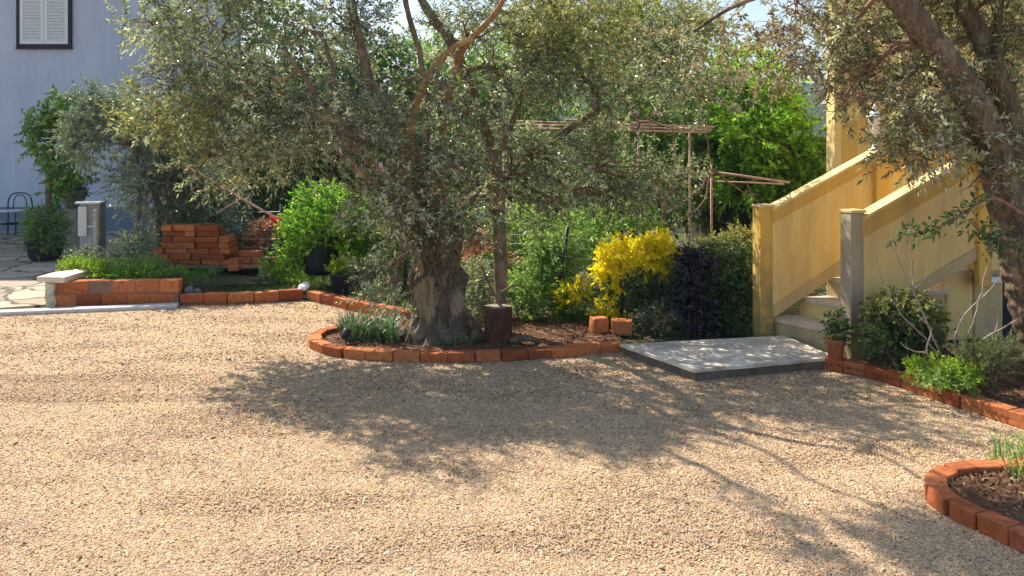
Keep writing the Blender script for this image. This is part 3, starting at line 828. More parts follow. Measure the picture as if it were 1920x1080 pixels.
def parapet(pix_top, pix_bot, p0, thick, band=.10, lowband=None):
    """sloping wall; band under its top and above its foot in other tones"""
    T = [onp(x, y, p0) for x, y in pix_top]; B = [onp(x, y, p0) for x, y in pix_bot]
    mb = MB(); mb.prism(T + B[::-1], -NV * thick)
    w = mb.build('parapet', MAT['yellow'], st)
    # coping
    mb = MB()
    for a, b in zip(T[:-1], T[1:]):
        mb.prism([a + Vector((0, 0, .002)) + NV * .012, b + Vector((0, 0, .002)) + NV * .012, b + Vector((0, 0, .024)) + NV * .012, a + Vector((0, 0, .024)) + NV * .012], -NV * (thick + .024))
    o = mb.build('coping', MAT['coping'], w); origins[o.name] = origins[st.name]
    mb = MB()
    for a, b in zip(T[:-1], T[1:]):
        mb.prism([a + NV * .006 - Vector((0, 0, .002)), b + NV * .006 - Vector((0, 0, .002)), b + NV * .006 - Vector((0, 0, band)), a + NV * .006 - Vector((0, 0, band))], -NV * .005)
    o = mb.build('top_band', MAT['amber2'], w); origins[o.name] = origins[st.name]
    mb = MB(); a, b = B[0], B[-1] if len(B) == 2 else B[1]
    mb.prism([a + NV * .012, b + NV * .012, b + NV * .012 + Vector((0, 0, lowband or .1)), a + NV * .012 + Vector((0, 0, lowband or .1))], -NV * (thick + .02))
    o = mb.build('lower_band', MAT['pale_band'], w); origins[o.name] = origins[st.name]
    return T, B
Tr, Br = parapet([(1448, 396), (1642, 289)], [(1450, 594), (1642, 466)], RP, .10)
Tf, Bf = parapet([(1620, 412), (1842, 284)], [(1622, 612), (1842, 478)], FP, .10, band=.13, lowband=.09)
# landing: slab, its far and near parapets, pilasters
LZ = Tr[1].z
rl0, rl1 = Tr[1], Tr[1] + DV * 2.4
mb = MB(); mb.prism([rl0, rl1, rl1 - Vector((0, 0, .95)), rl0 - Vector((0, 0, .95))], -NV * .10); w = mb.build('landing_parapet', MAT['yellow'], st)
mb = MB(); mb.box((rl0 + rl1) / 2 + Vector((0, 0, .014)) - NV * .05, (2.4, .125, .024), DV); o = mb.build('coping', MAT['coping'], w); origins[o.name] = origins[st.name]
mb = MB(); mb.box((rl0 + rl1) / 2 + Vector((0, 0, -.08)) + NV * .004, (2.4, .008, .155), DV); o = mb.build('top_band', MAT['amber2'], w); origins[o.name] = origins[st.name]
pa = onp(1651, 400, RP, .02); mb = MB(); mb.box(Vector((pa.x, pa.y, LZ - .5)), (.13, .06, .98), DV, bev=.004); mb.build('pilaster', MAT['amber'], st)
fl0, fl1 = Tf[1], Tf[1] + DV * 1.8
mb = MB(); mb.prism([fl0, fl1, fl1 - Vector((0, 0, .92)), fl0 - Vector((0, 0, .92))], -NV * .10); w = mb.build('landing_parapet', MAT['yellow'], st)
mb = MB(); mb.box((fl0 + fl1) / 2 + Vector((0, 0, .014)) - NV * .05, (1.8, .125, .024), DV); o = mb.build('coping', MAT['coping'], w); origins[o.name] = origins[st.name]
pb = onp(1843, 430, FP, .01); mb = MB(); mb.box(Vector((pb.x, pb.y, Tf[1].z - .5)), (.12, .05, 1.06), DV, bev=.004); mb.build('pilaster', MAT['amber'], st)
lz = Bf[1].z + .0
mb = MB()
q0 = fl0.copy(); q0.z = lz; 
w_ = (RP - FP).dot(-NV)
mb.prism([q0 - NV * .10, q0 + DV * 1.8 - NV * .10, q0 + DV * 1.8 - NV * (w_ ), q0 - NV * (w_)], (0, 0, -.12)); mb.build('landing_slab', MAT['pale_band'], st)
# steps: solid blocks with a lip of stone
nose = (FP - RP); nose.z = 0; nose.normalize()
for i in range(5):
    z = slab_z + .15 * (i + 1) - .04
    a = RP + DV * (.10 + .27 * i) + Vector((0, .09, 0)); b = FP + DV * (.10 + .27 * i) + Vector((0, .06, 0)) - nose * .05
    e = DV * .30
    A = [Vector((p.x, p.y, z)) for p in (a, b, b + e, a + e)]
    mb = MB(); mb.prism([p - Vector((0, 0, .026)) for p in A], (0, 0, -(z - .03 - (0 if i < 3 else .1)))); o = mb.build('step', MAT['yellow'] if i % 2 else MAT['pale_band'], st)
    mb = MB(); A2 = [A[0] - DV * .02, A[1] - DV * .02 + nose * .02, A[2] + nose * .02, A[3]]
    mb.prism(A2, (0, 0, -.025)); k = mb.build('tread', MAT['cream'], o); origins[k.name] = origins[st.name]
# supports below the landing, back wall painted dark for the shaded void
for px in (2060,):
    p = onp(px, 500, FP, -.08); mb = MB(); mb.box(Vector((p.x, p.y, lz / 2 - .08)), (.16, .16, lz - .07), DV, bev=.005); mb.build('pier', MAT['amber'], st)

p0_, p1_ = onp(1800, 560, FP, -.30), onp(2150, 560, FP, -.30)
mb = MB(); mb.prism([Vector((p0_.x, p0_.y, 0)), Vector((p1_.x, p1_.y, 0)), Vector((p1_.x, p1_.y, lz - .125)), Vector((p0_.x, p0_.y, lz - .125))], -NV * .06); mb.build('void_back', MAT['void_shade'], st)
p0_, p1_ = onp(1846, 524, FP, -.02), onp(1888, 524, FP, -.02)
mb = MB(); mb.box((p0_ + p1_) / 2 - NV * .08, ((p1_ - p0_).length, .2, .045), DV, bev=.003); mb.build('ledge', MAT['white_paint'], st)

# house behind
hs = thing('yellow_house', (4.0, 9.6, 0), 'yellow rendered house half hidden behind the right olive tree', 'house')
mb = MB(); mb.prism([Vector((4.02, 9.6, 0)), Vector((11.1, 9.6, 0)), Vector((11.1, 13.6, 0)), Vector((5.75, 13.6, 0))], (0, 0, 5.2)); mb.build('wall', MAT['yellow'], hs)
mb = MB(); mb.prism([Vector((3.6, 9.2, 5.2)), Vector((11.6, 9.2, 5.2)), Vector((11.6, 11.6, 6.6)), Vector((4.8, 11.6, 6.6))], (0, 0, .12)); mb.prism([Vector((4.8, 11.6, 6.6)), Vector((11.6, 11.6, 6.6)), Vector((11.6, 14.0, 5.2)), Vector((5.8, 14.0, 5.2))], (0, 0, .12)); mb.build('roof', MAT['roof'], hs)
# porch column with its shelf, balcony behind
pc = P(1583, 320, 8.3)
mb = MB(); mb.box((pc.x + .02, 8.4, 2.35), (.25, .22, 4.7), (1, 0, 0), bev=.006); mb.build('porch_column', MAT['yellow'], hs)
mb = MB(); mb.box((pc.x + .05, 8.286, 1.62), (.16, .008, .48), (1, 0, 0)); mb.build('column_shade', MAT['amber2'], hs)  # amber sheet paints the shaded part of the column front
mb = MB(); mb.box((pc.x + 2.0, 8.98, .62), (4.4, 1.26, .16), (1, 0, 0), bev=.004); mb.build('porch_floor', MAT['cream'], hs)
mb = MB(); mb.box((pc.x + 2.33, 8.6, 2.12), (4.3, 1.6, .045), (1, 0, 0), bev=.004); mb.build('balcony_slab', MAT['cream'], hs)
mb = MB(); mb.box((pc.x + 2.4, 7.86, 2.52), (4.1, .09, .74), (1, 0, 0), bev=.004); mb.build('balcony_parapet', MAT['yellow'], hs)
for (x, z) in ((5.6, 1.9), (7.8, 1.9)):
    mb = MB()
    for (cx, cz, sx, sz) in ((x, z + .62, 1.0, .08), (x, z - .62, 1.0, .08), (x - .46, z, .08, 1.16), (x + .46, z, .08, 1.16)): mb.box((cx, 9.58, cz), (sx, .06, sz), (1, 0, 0))
    f = mb.build('window', MAT['white_paint'], hs)
    mb = MB(); mb.box((x, 9.595, z), (.84, .02, 1.16), (1, 0, 0)); k = mb.build('pane', MAT['glass_dark'], f); origins[k.name] = origins[hs.name]
# dark lean-to behind the hedge
t = thing('garden_shed', (2.9, 12.4, 0), 'dark garden shed behind the hedge, left of the stair', 'shed')
mb = MB(); mb.box((3.85, 12.6, .82), (1.7, 1.4, 1.64), (1, 0, 0), bev=.01); mb.build('wall', MAT['black_plastic'], t)
mb = MB(); mb.box((3.85, 12.55, 1.68), (1.9, 1.7, .06), (1, 0, 0), bev=.01); mb.build('roof', MAT['dark_metal'], t)

# white lantern standing on the landing parapet
c = P(1640, 318, 6.85); lb = Vector((c.x, 6.85, Tr[1].z + .028))
lt = thing('garden_lantern', lb, 'ornate white lantern on a short post on the stair parapet', 'lantern')
mb = MB(); mb.lathe(lb, [(.05, 0), (.05, .012), (.025, .02), (.018, .05), (.026, .065), (.016, .08), (.014, .15), (.024, .165), (.012, .18)], 14); mb.build('post', MAT['white_paint'], lt)
mb = MB()
for k in range(6):
    a = k * PI / 3; mb.tube([lb + Vector((math.cos(a) * .03, math.sin(a) * .03, .18)), lb + Vector((math.cos(a) * .055, math.sin(a) * .055, .29))], .004, 5)
mb.lathe(lb, [(.034, .176), (.036, .186)], 6, smooth=False); mb.build('cage', MAT['white_paint'], lt)
mb = MB(); mb.lathe(lb, [(.026, .187), (.047, .287)], 6, smooth=False); mb.build('glass', MAT['glass_white'], lt)
mb = MB(); mb.lathe(lb, [(.068, .29), (.066, .297), (.04, .33), (.022, .345), (.014, .36), (.02, .372), (.006, .385), (.004, .41)], 12); mb.build('hood', MAT['white_paint'], lt)
mb = MB()
for sgn in (-1, 1): mb.tube([lb + Vector((0, 0, .15)), lb + Vector((sgn * .06, 0, .165)), lb + Vector((sgn * .075, 0, .19))], .004, 5)
mb.build('bracket', MAT['white_paint'], lt)

# ================================================================== BLUE HOUSE
bh = thing('blue_house', (-9.5, 14.9, 0), 'pale blue rendered two-storey house with a white shuttered window', 'house')
HYF = 14.9
def hx(px): return (px - HX) / F * HYF
def hzz(py): return CAM_H - (py - HY) / F * HYF
mb = MB(); x0, x1 = -16.5, hx(452); mb.prism([Vector((x0, HYF, 0)), Vector((x1, HYF, 0)), Vector((x1 * 22.9 / 14.9, HYF + 8, 0)), Vector((x0, HYF + 8, 0))], (0, 0, 7.5)); mb.build('wall', MAT['blue_wall'], bh)
mb = MB(); pz = hzz(388); mb.box(((x0 + x1) / 2, HYF - .015, pz / 2), (x1 - x0 + .03, .05, pz), (1, 0, 0)); mb.build('plinth', MAT['plinth'], bh)
mb = MB(); mb.prism([Vector((x0 - .5, HYF - .55, 7.5)), Vector((x1 + .3, HYF - .55, 7.5)), Vector((x1 - 1.0, HYF + 4, 9.5)), Vector((x0 - .5, HYF + 4, 9.5))], (0, 0, .15)); mb.prism([Vector((x0 - .5, HYF + 4, 9.5)), Vector((x1 - 1.0, HYF + 4, 9.5)), Vector((x1 - 2.6, HYF + 8.5, 7.5)), Vector((x0 - .5, HYF + 8.5, 7.5))], (0, 0, .15)); mb.build('roof', MAT['roof'], bh)
wl, wr, wb = hx(34), hx(136), hzz(89); wt = wb + 1.25
mb = MB()
fw = .055
for (cx, cz, sx, sz) in (((wl + wr) / 2, wb + fw / 2, wr - wl, fw), ((wl + wr) / 2, wt - fw / 2, wr - wl, fw), (wl + fw / 2, (wb + wt) / 2, fw, wt - wb - 2 * fw), (wr - fw / 2, (wb + wt) / 2, fw, wt - wb - 2 * fw)):
    mb.box((cx, HYF - .03, cz), (sx, .07, sz), (1, 0, 0), bev=.003)
wf = mb.build('window', MAT['dark_frame'], bh)
mid = (wl + wr) / 2
for s0, s1 in ((wl + fw, mid), (mid, wr - fw)):
    mb = MB(); g = .004; s0 += g; s1 -= g; zz0, zz1 = wb + fw + g, wt - fw - g; sw = .06
    y = HYF - .035
    for (cx, cz, sx, sz) in (((s0 + s1) / 2, zz0 + sw / 2, s1 - s0, sw), ((s0 + s1) / 2, zz1 - sw / 2, s1 - s0, sw), (s0 + sw / 2, (zz0 + zz1) / 2, sw, zz1 - zz0 - 2 * sw), (s1 - sw / 2, (zz0 + zz1) / 2, sw, zz1 - zz0 - 2 * sw)):
        mb.box((cx, y, cz), (sx, .035, sz), (1, 0, 0), bev=.002)
    nsl = 17
    for k in range(nsl):
        z = zz0 + sw + (k + .5) * (zz1 - zz0 - 2 * sw) / nsl
        mb.box(((s0 + s1) / 2, y + .004, z), (s1 - s0 - 2 * sw + .004, .03, .042), (1, 0, 0), tilt=(0, -.55, .83))
    mb.box(((s0 + s1) / 2, y + .028, (zz0 + zz1) / 2), (s1 - s0 - .02, .006, zz1 - zz0 - .02), (1, 0, 0))
    k = mb.build('shutter', MAT['white_paint'], wf); origins[k.name] = origins[bh.name]
mb = MB(); mb.box(((wl + wr) / 2, HYF - .03, wb - .018), (wr - wl + .02, .09, .03), (1, 0, 0), bev=.003); k = mb.build('sill', MAT['dark_frame'], wf); origins[k.name] = origins[bh.name]

# ================================================================== TREES
def tree_parts(t, limbs, crown_mat, blobs, n, nl, L, ll, lw, branch_mat, twig_mat, subs=6, gap=-.18, gscale=1.8, up=.05, droop=.25, ang=45, shell=2.0, outw=.6, brr=.012, extra=None, zmin=None, stem=.002):
    """limbs: list of (points, radii) already traced; branches reach from them into every clump of the crown"""
    allp = [(Vector(p), r) for pts, rad in limbs for p, r in zip(pts, rad)]
    mb = MB()
    for b in blobs:
        c = Vector(b[:3]); p, r = min(allp, key=lambda q: (q[0] - c).length + (0.8 if q[0].z > c.z + .3 else 0))
        r0 = min(r * .7, brr * 1.6)
        pp = curve_pts(p, c, 7, .06, .07, rnd.uniform(0, 99))
        mb.tube(pp, [r0 * (1 - .6 * k / 7) + .002 for k in range(8)], 6)
        for q in range(subs):
            d = Vector((rnd.gauss(0, 1), rnd.gauss(0, 1), rnd.gauss(0, .9))).normalized()
            e = c + Vector((d.x * b[3], d.y * b[4], d.z * b[5])) * rnd.uniform(.6, .95)
            s = pp[rnd.randrange(3, 8)]
            p2 = curve_pts(s, e, 6, .04, .09, rnd.uniform(0, 99))
            mb.tube(p2, [r0 * .42 * (1 - .75 * k / 6) + .0012 for k in range(7)], 5)
            for w in range(2):
                s3 = p2[rnd.randrange(2, 6)]; e3 = s3 + Vector((rnd.gauss(0, 1), rnd.gauss(0, 1), rnd.gauss(0, 1))).normalized() * rnd.uniform(.15, .4)
                mb.tube(curve_pts(s3, e3, 4, .03, .1, rnd.uniform(0, 99)), [.0035, .003, .0025, .0018, .001], 4)
    mb.build('branches', MAT[branch_mat], t)
    pts, D = sample_blobs(blobs, n, shell, gap, gscale, up, outw, zmin=zmin, seed=rnd.uniform(0, 50))
    parts = [sprigs(pts, D, nl, L, ll, lw, ang, droop, stem=stem)]
    mats = [MAT[crown_mat], MAT[twig_mat]]
    if extra:
        for (bl2, n2, leaf2) in extra:
            p2, D2 = sample_blobs(bl2, n2, shell, gap, gscale, up, outw, seed=rnd.uniform(0, 50))
            mats.append(MAT[leaf2]); parts.append(sprigs(p2, D2, nl, L, ll, lw, ang, droop, stem=stem, leafm=len(mats) - 1))
    V, Q, M = join(parts)
    np_build('crown', V, Q, M, mats, t)

# --- the big olive
TY = 6.55
base = G(840, 645); base.z = .03
big = thing('olive_tree', (base.x, TY, .03), 'big gnarled old olive tree with a thick fluted trunk inside the curved brick edging', 'tree')
rings = [(662, 735, 945), (648, 748, 925), (632, 757, 908), (612, 765, 890), (590, 768, 876), (565, 768, 868), (540, 766, 868), (518, 764, 867), (497, 770, 860), (476, 772, 858), (455, 769, 862), (436, 768, 870), (418, 772, 868), (400, 782, 860), (388, 800, 850)]
mb = MB(); NR = 110; V = []
sp, _ = smooth_path([(Vector((a, b, c)), 0) for a, b, c in rings], 6)
for ri, q in enumerate(sp):
    y, xl, xr = q; cx = (xl + xr) / 2; hw = (xr - xl) / 2 * TY / F
    cpt = P(cx, y, TY)
    hfrac = ri / (len(sp) - 1)
    for k in range(NR):
        a = 2 * PI * k / NR; d = Vector((math.cos(a), math.sin(a), 0))
        flute = .15 * math.sin(3 * a + 1.1 + hfrac * 2.2) + .09 * math.sin(7 * a + hfrac * 3.5 + 2 * noise.noise(cpt * 3)) + .05 * math.sin(13 * a - hfrac * 5)
        root = max(0, 1 - hfrac * 3.2) * (.20 * abs(math.sin(2.5 * a + .6)) - .06)
        nz = -.16 * abs(noise.noise(Vector((d.x * 3.2, d.y * 3.2, cpt.z * 3.1)))) + .10 * noise.noise(Vector((d.x * 9, d.y * 9, cpt.z * 7))) + .16 * noise.noise(Vector((d.x * 1.8, d.y * 1.8, cpt.z * 5))) + .07 * noise.noise(Vector((d.x * 5, d.y * 5, cpt.z * 13))) + .03 * noise.noise(Vector((d.x * 12, d.y * 12, cpt.z * 30)))
        r = hw * (.97 + flute * .8 + root + nz)
        V.append(cpt + Vector((d.x * r, d.y * r * .85, 0)))
fs = [(i * NR + k, i * NR + (k + 1) % NR, (i + 1) * NR + (k + 1) % NR, (i + 1) * NR + k) for i in range(len(sp) - 1) for k in range(NR)]
fs.append(tuple(range((len(sp) - 1) * NR, len(sp) * NR)))
mb.add(V, fs, 0, True)
# knots and burrs grown onto the trunk
for (px, py, rx, rz) in ((790, 508, .045, .04), (900, 628, .08, .05), (775, 455, .06, .08), (762, 628, .05, .05), (846, 455, .05, .09)):
    c = P(px, py, TY - .11); V = []; nu, nv = 14, 9
    for j in range(nv):
        for i in range(nu):
            th = PI * j / (nv - 1); ph = 2 * PI * i / nu
            d = Vector((math.sin(th) * math.cos(ph), math.sin(th) * math.sin(ph), math.cos(th)))
            s = 1.1 + .6 * noise.noise(d * 1.9 + c * 9)
            V.append(c + Vector((d.x * rx * s, d.y * .06 * s, d.z * rz * s)))
    mb.add(V, [(j * nu + i, j * nu + (i + 1) % nu, (j + 1) * nu + (i + 1) % nu, (j + 1) * nu + i)[::-1] for j in range(nv - 1) for i in range(nu)], 0, True)
MAT['scar'] = bark_mat('bare_wood_scar', (.13, .09, .05), (.27, .20, .12), (.38, .30, .18), 6, .6, .012)
for fi, f in enumerate(mb.Fc):
    q = sum((Vector(mb.V[k]) for k in f), Vector()) / len(f)
    if q.y > TY - .02: continue
    px = HX + q.x / q.y * F; py = HY + (CAM_H - q.z) / q.y * F
    nz = .55 * noise.noise(q * 9) + .3 * noise.noise(q * 23)
    if ((px - 797) / 27) ** 2 + ((py - 558) / 48) ** 2 + nz < .85 or ((px - 856) / 13) ** 2 + ((py - 575) / 20) ** 2 + nz < .5 or ((px - 785) / 13) ** 2 + ((py - 505) / 20) ** 2 + nz < .7:
        mb.M[fi] = 1
mb.build('trunk', [MAT['bark'], MAT['scar']], big)
L = []
def limb(pl, name='limb', mat='limb', parent=None, n=10, rough=.28, keep=None):
    pts, rad = smooth_path(trace(pl), 16 if n > 20 else 6)
    mb = MB(); mb.tube(pts, rad, n, rough=rough, seed=rnd.uniform(0, 50)); mb.build(name, MAT[mat], parent)
    (L if keep is None else keep).append((pts, rad))
limb([(795, 430, 6.5, 26), (785, 370, 6.45, 17), (782, 320, 6.4, 15), (765, 275, 6.35, 14), (742, 236, 6.3, 13), (715, 190, 6.3, 12), (690, 152, 6.3, 11), (684, 110, 6.3, 9), (668, 50, 6.35, 8), (655, -20, 6.4, 7), (640, -90, 6.5, 5)], parent=big)
limb([(788, 440, 6.5, 20), (765, 390, 6.3, 13), (725, 350, 6.15, 10), (680, 322, 6.0, 10), (645, 290, 5.95, 9), (622, 245, 5.9, 8), (602, 200, 5.9, 7), (575, 150, 5.9, 5), (530, 90, 5.9, 4)], parent=big)
limb([(668, 316, 6.0, 9), (656, 285, 6.05, 8), (654, 240, 6.1, 8), (634, 190, 6.15, 7), (628, 140, 6.2, 5), (600, 60, 6.3, 4)], parent=big)
limb([(778, 300, 6.35, 12), (768, 262, 6.3, 9), (776, 215, 6.25, 7), (792, 165, 6.2, 7), (822, 118, 6.15, 7), (855, 88, 6.1, 7), (888, 72, 6.1, 6)], mat='bare_limb', parent=big)
limb([(830, 425, 6.55, 22), (822, 350, 6.6, 13), (822, 285, 6.6, 9), (830, 235, 6.5, 8), (842, 170, 6.4, 7), (858, 115, 6.3, 7), (880, 75, 6.12, 6), (925, 30, 6.0, 5), (960, -30, 6.0, 4)], mat='bare_limb', parent=big)
limb([(840, 440, 6.6, 22), (880, 380, 6.8, 12), (960, 320, 7.0, 9), (1040, 260, 7.1, 8), (1130, 200, 7.1, 6), (1220, 140, 7.0, 5), (1290, 60, 6.9, 4)], parent=big)
limb([(800, 425, 6.6, 18), (740, 350, 6.9, 10), (640, 250, 7.2, 8), (520, 170, 7.3, 6), (400, 110, 7.3, 4), (330, 70, 7.2, 3)], parent=big)
limb([(785, 90, 6.6, 5), (772, 50, 6.55, 5), (758, -10, 6.5, 5), (750, -80, 6.5, 4)], parent=big)
limb([(795, 400, 6.6, 8), (800, 300, 6.7, 7), (798, 180, 6.65, 5), (785, 90, 6.6, 5)], parent=big)
# young stems at the crotch
mb = MB()
for k in range(16):
    s = P(rnd.uniform(770, 865), rnd.uniform(425, 560), 6.32); e = s + Vector((rnd.uniform(-.28, .28), rnd.uniform(-.2, .1), rnd.uniform(.25, .6)))
    mb.tube(curve_pts(s, e, 7, .0, .12, rnd.uniform(0, 99)), [.006 * (1 - .8 * i / 7) + .001 for i in range(8)], 5)
mb.build('shoots', MAT['twig'], big)
bb = [blob(370, 190, 6.9, 80, 60, .4), blob(350, 90, 6.9, 80, 60, .4), blob(470, 120, 6.9, 80, 70, .4), blob(690, 260, 5.75, 60, 50, .2), blob(770, 330, 5.85, 60, 60, .2), blob(640, 250, 5.6, 40, 60, .2), blob(840, 180, 5.8, 50, 60, .2), blob(740, 400, 5.9, 60, 50, .2), blob(880, 320, 5.9, 50, 60, .2), blob(300, 60, 6.7, 75, 55, .5), blob(330, 150, 6.6, 85, 60, .5), blob(420, 40, 6.8, 90, 70, .6), blob(300, 215, 6.5, 65, 55, .45), blob(430, 200, 6.4, 100, 85, .6), blob(540, 80, 6.6, 110, 90, .7),
      blob(560, 220, 6.2, 110, 90, .6), blob(400, 300, 6.5, 80, 60, .5), blob(520, 300, 6.6, 90, 60, .5), blob(650, 60, 6.5, 100, 80, .7), blob(690, 230, 6.1, 80, 80, .45), blob(700, 360, 6.2, 80, 60, .4),
      blob(800, 370, 6.2, 80, 65, .35), blob(830, 300, 6.3, 85, 80, .35), blob(760, 450, 6.25, 60, 60, .25), blob(725, 540, 6.3, 42, 55, .2), blob(760, 150, 6.6, 80, 70, .6), blob(880, 60, 6.6, 85, 75, .5), blob(950, 150, 6.5, 110, 90, .6),
      blob(1010, 290, 6.8, 90, 35, .4, .04), blob(960, 380, 6.9, 90, 70, .5), blob(1090, 140, 6.9, 120, 70, .6), blob(1120, 310, 7.0, 100, 70, .5, .09), blob(1200, 230, 7.0, 100, 80, .6, .09), blob(1240, 110, 6.9, 110, 80, .6), blob(1060, 50, 6.6, 110, 80, .6), blob(1330, 190, 7.1, 80, 70, .5), blob(890, 220, 6.4, 80, 80, .4), blob(1040, 390, 7.0, 60, 40, .3), blob(880, 420, 6.3, 60, 50, .25),
      blob(1230, 350, 7.1, 90, 60, .4, .09), blob(1150, 380, 7.1, 40, 30, .2, .03),
      # above the frame: what throws the shade on the gravel
(-2.3, 6.5, 3.05, .75, .6, .3, .45), (-1.45, 6.55, 3.2, .6, .4, .25, .35), (-.72, 5.68, 3.75, .66, .34, .2, .6), (-1.25, 6.0, 3.68, .3, .16, .12, .03), (-.1, 5.4, 3.8, .4, .25, .15, .16)]
tree_parts(big, L, 'lf_olive', bb, 8200, 16, .19, .048, .0150, 'limb', 'twig', subs=7, gap=-.12, gscale=2.0, up=.25, droop=.12, ang=58, shell=2.0,
           extra=[([blob(330, 200, 6.3, 90, 70, .4), blob(1060, 70, 6.3, 120, 80, .5)], 500, 'lf_yellow_tree')])

# --- second, slimmer olive behind it
sl = []
sb = G(938, 615); slim = thing('olive_tree', (sb.x, sb.y, .02), 'slim olive tree with one smooth stem rising just right of the big trunk', 'tree')
limb([(936, 625, 6.75, 10), (938, 560, 6.75, 11), (938, 480, 6.75, 13), (935, 400, 6.75, 13), (930, 320, 6.7, 11), (908, 240, 6.7, 10), (876, 150, 6.65, 9), (842, 72, 6.6, 10), (812, 35, 6.6, 9), (788, -5, 6.6, 8), (760, -60, 6.6, 7)], 'trunk', 'limb', slim, 12, .18, sl)
limb([(925, 300, 6.7, 7), (960, 230, 6.75, 6), (1000, 120, 6.8, 5), (1050, 40, 6.8, 4)], 'limb', 'limb', slim, 8, .2, sl)
tree_parts(slim, sl, 'lf_olive', [blob(1020, 90, 7.0, 90, 80, .4), blob(930, 20, 6.9, 90, 50, .4), blob(960, 290, 7.0, 60, 90, .3)], 600, 16, .19, .05, .015, 'limb', 'twig', subs=5, gap=-.2)
mb = MB()
for pl in ([(914, 645, 6.35, 3), (922, 610, 6.35, 3), (936, 575, 6.4, 3), (934, 520, 6.45, 2)], [(932, 560, 6.5, 3), (918, 535, 6.45, 2), (905, 500, 6.4, 2)], [(936, 550, 6.5, 2), (965, 535, 6.5, 2), (985, 540, 6.5, 1)]):
    pts, rad = smooth_path(trace(pl), 5); mb.tube(pts, rad, 6)
mb.build('shoots', MAT['twig'], slim)

# --- right olive
RL = []
rb = G(1945, 725); ro = thing('olive_tree', (rb.x, rb.y, .04), 'leaning olive tree with a forked trunk at the right edge beside the stair', 'tree')
limb([(1990, 760, 5.2, 46), (1972, 700, 5.2, 40), (1945, 620, 5.2, 36), (1925, 540, 5.18, 35), (1905, 470, 5.15, 33), (1892, 410, 5.15, 31), (1876, 340, 5.12, 30), (1858, 265, 5.1, 29), (1826, 195, 5.08, 27), (1785, 130, 5.05, 27), (1735, 65, 5.0, 26), (1690, 5, 5.0, 24), (1640, -60, 5.0, 20), (1560, -130, 5.1, 15)], 'trunk', 'bark_right', ro, 64, .2, RL)
limb([(1915, 440, 5.25, 26), (1908, 370, 5.35, 20), (1905, 290, 5.4, 19), (1895, 215, 5.4, 19), (1868, 140, 5.4, 19), (1836, 65, 5.4, 18), (1800, 0, 5.4, 16), (1770, -70, 5.4, 13)], 'limb', 'bark_right', ro, 48, .18, RL)
limb([(1880, 165, 5.4, 10), (1868, 90, 5.45, 8), (1872, 30, 5.45, 8), (1880, -40, 5.5, 6)], 'limb', 'bark_right', ro, 10, .18, RL)
limb([(1925, 500, 5.2, 14), (1960, 380, 5.3, 12), (2010, 250, 5.4, 9), (2040, 100, 5.4, 6)], 'limb', 'bark_right', ro, 10, .18, RL)
limb([(1690, 5, 5.0, 12), (1600, -30, 5.2, 8), (1480, -20, 5.4, 6), (1380, 10, 5.5, 4), (1300, 60, 5.6, 3)], 'limb', 'bark_right', ro, 8, .18, RL)
limb([(1800, 160, 5.0, 6), (1740, 190, 4.9, 4), (1690, 240, 4.85, 3)], 'limb', 'bark_right', ro, 8, .18, RL)
rbb = [blob(1650, 50, 5.8, 60, 50, .25), blob(1710, 110, 5.8, 60, 60, .25), blob(1760, 40, 5.9, 70, 50, .25), blob(1725, 225, 5.6, 50, 40, .22), blob(1790, 180, 5.7, 60, 60, .25), blob(1610, 160, 5.7, 45, 50, .22), blob(1600, 40, 5.6, 70, 50, .35), blob(1590, 150, 5.5, 40, 50, .3), blob(1640, 110, 5.3, 85, 60, .35), blob(1560, 90, 5.5, 70, 60, .35), blob(1700, 180, 5.1, 80, 70, .3), blob(1590, 175, 5.2, 38, 40, .25), blob(1740, 260, 5.0, 80, 55, .3), blob(1700, 285, 5.0, 42, 28, .22), blob(1800, 250, 5.3, 60, 60, .3), blob(1770, 100, 5.5, 70, 90, .35),
       blob(1900, 60, 5.5, 90, 90, .4), blob(1890, 200, 5.6, 60, 80, .3), blob(1860, 360, 5.0, 55, 45, .2), blob(1850, 310, 5.2, 60, 60, .25), blob(1500, 30, 5.6, 80, 45, .35), blob(1800, -60, 5.4, 140, 60, .5), (3.2, 5.6, 3.0, .8, .7, .5, .5)]
brown = [blob(1400, 30, 5.7, 110, 60, .35), blob(1300, 90, 5.9, 100, 60, .35), blob(1500, 90, 5.6, 70, 70, .3), blob(1440, 110, 5.8, 60, 50, .3)]
tree_parts(ro, RL, 'lf_olive_r', rbb, 3500, 15, .18, .048, .0155, 'twig_brown', 'twig_brown', subs=6, gap=-.12, gscale=2.6, droop=.2, ang=58, extra=[(brown, 330, 'lf_brown')])
# low twig with dark leaves in front of the parapet
mb = MB(); pl = [(1915, 400, 4.95, 4), (1860, 372, 4.85, 3), (1800, 405, 4.8, 2.5), (1745, 432, 4.75, 2), (1685, 440, 4.75, 1.2)]
pts, rad = smooth_path(trace(pl), 6); mb.tube(pts, rad, 6)
pl2 = [(1900, 450, 4.9, 4), (1850, 440, 4.85, 3), (1820, 415, 4.8, 2)]
p2_, r2_ = smooth_path(trace(pl2), 6); mb.tube(p2_, r2_, 6)
pl3 = [(1900, 480, 4.95, 5), (1880, 445, 4.85, 4), (1850, 470, 4.85, 3)]
p3_, r3_ = smooth_path(trace(pl3), 6); mb.tube(p3_, r3_, 6)
mb.build('low_twig', MAT['twig_brown'], ro)
A = np.array([tuple(p) for p in pts[8:]]); A = np.repeat(A, 3, 0) + rng.normal(0, .015, (len(A) * 3, 3))
B_ = np.array([tuple(p) for p in p2_ + p3_]); B_ = np.repeat(B_, 2, 0) + rng.normal(0, .02, (len(B_) * 2, 3))
AA = np.vstack([A, B_]); DD = np.column_stack([rng.normal(-.3, .5, len(AA)), rng.normal(0, .4, len(AA)), rng.normal(.1, .6, len(AA))])
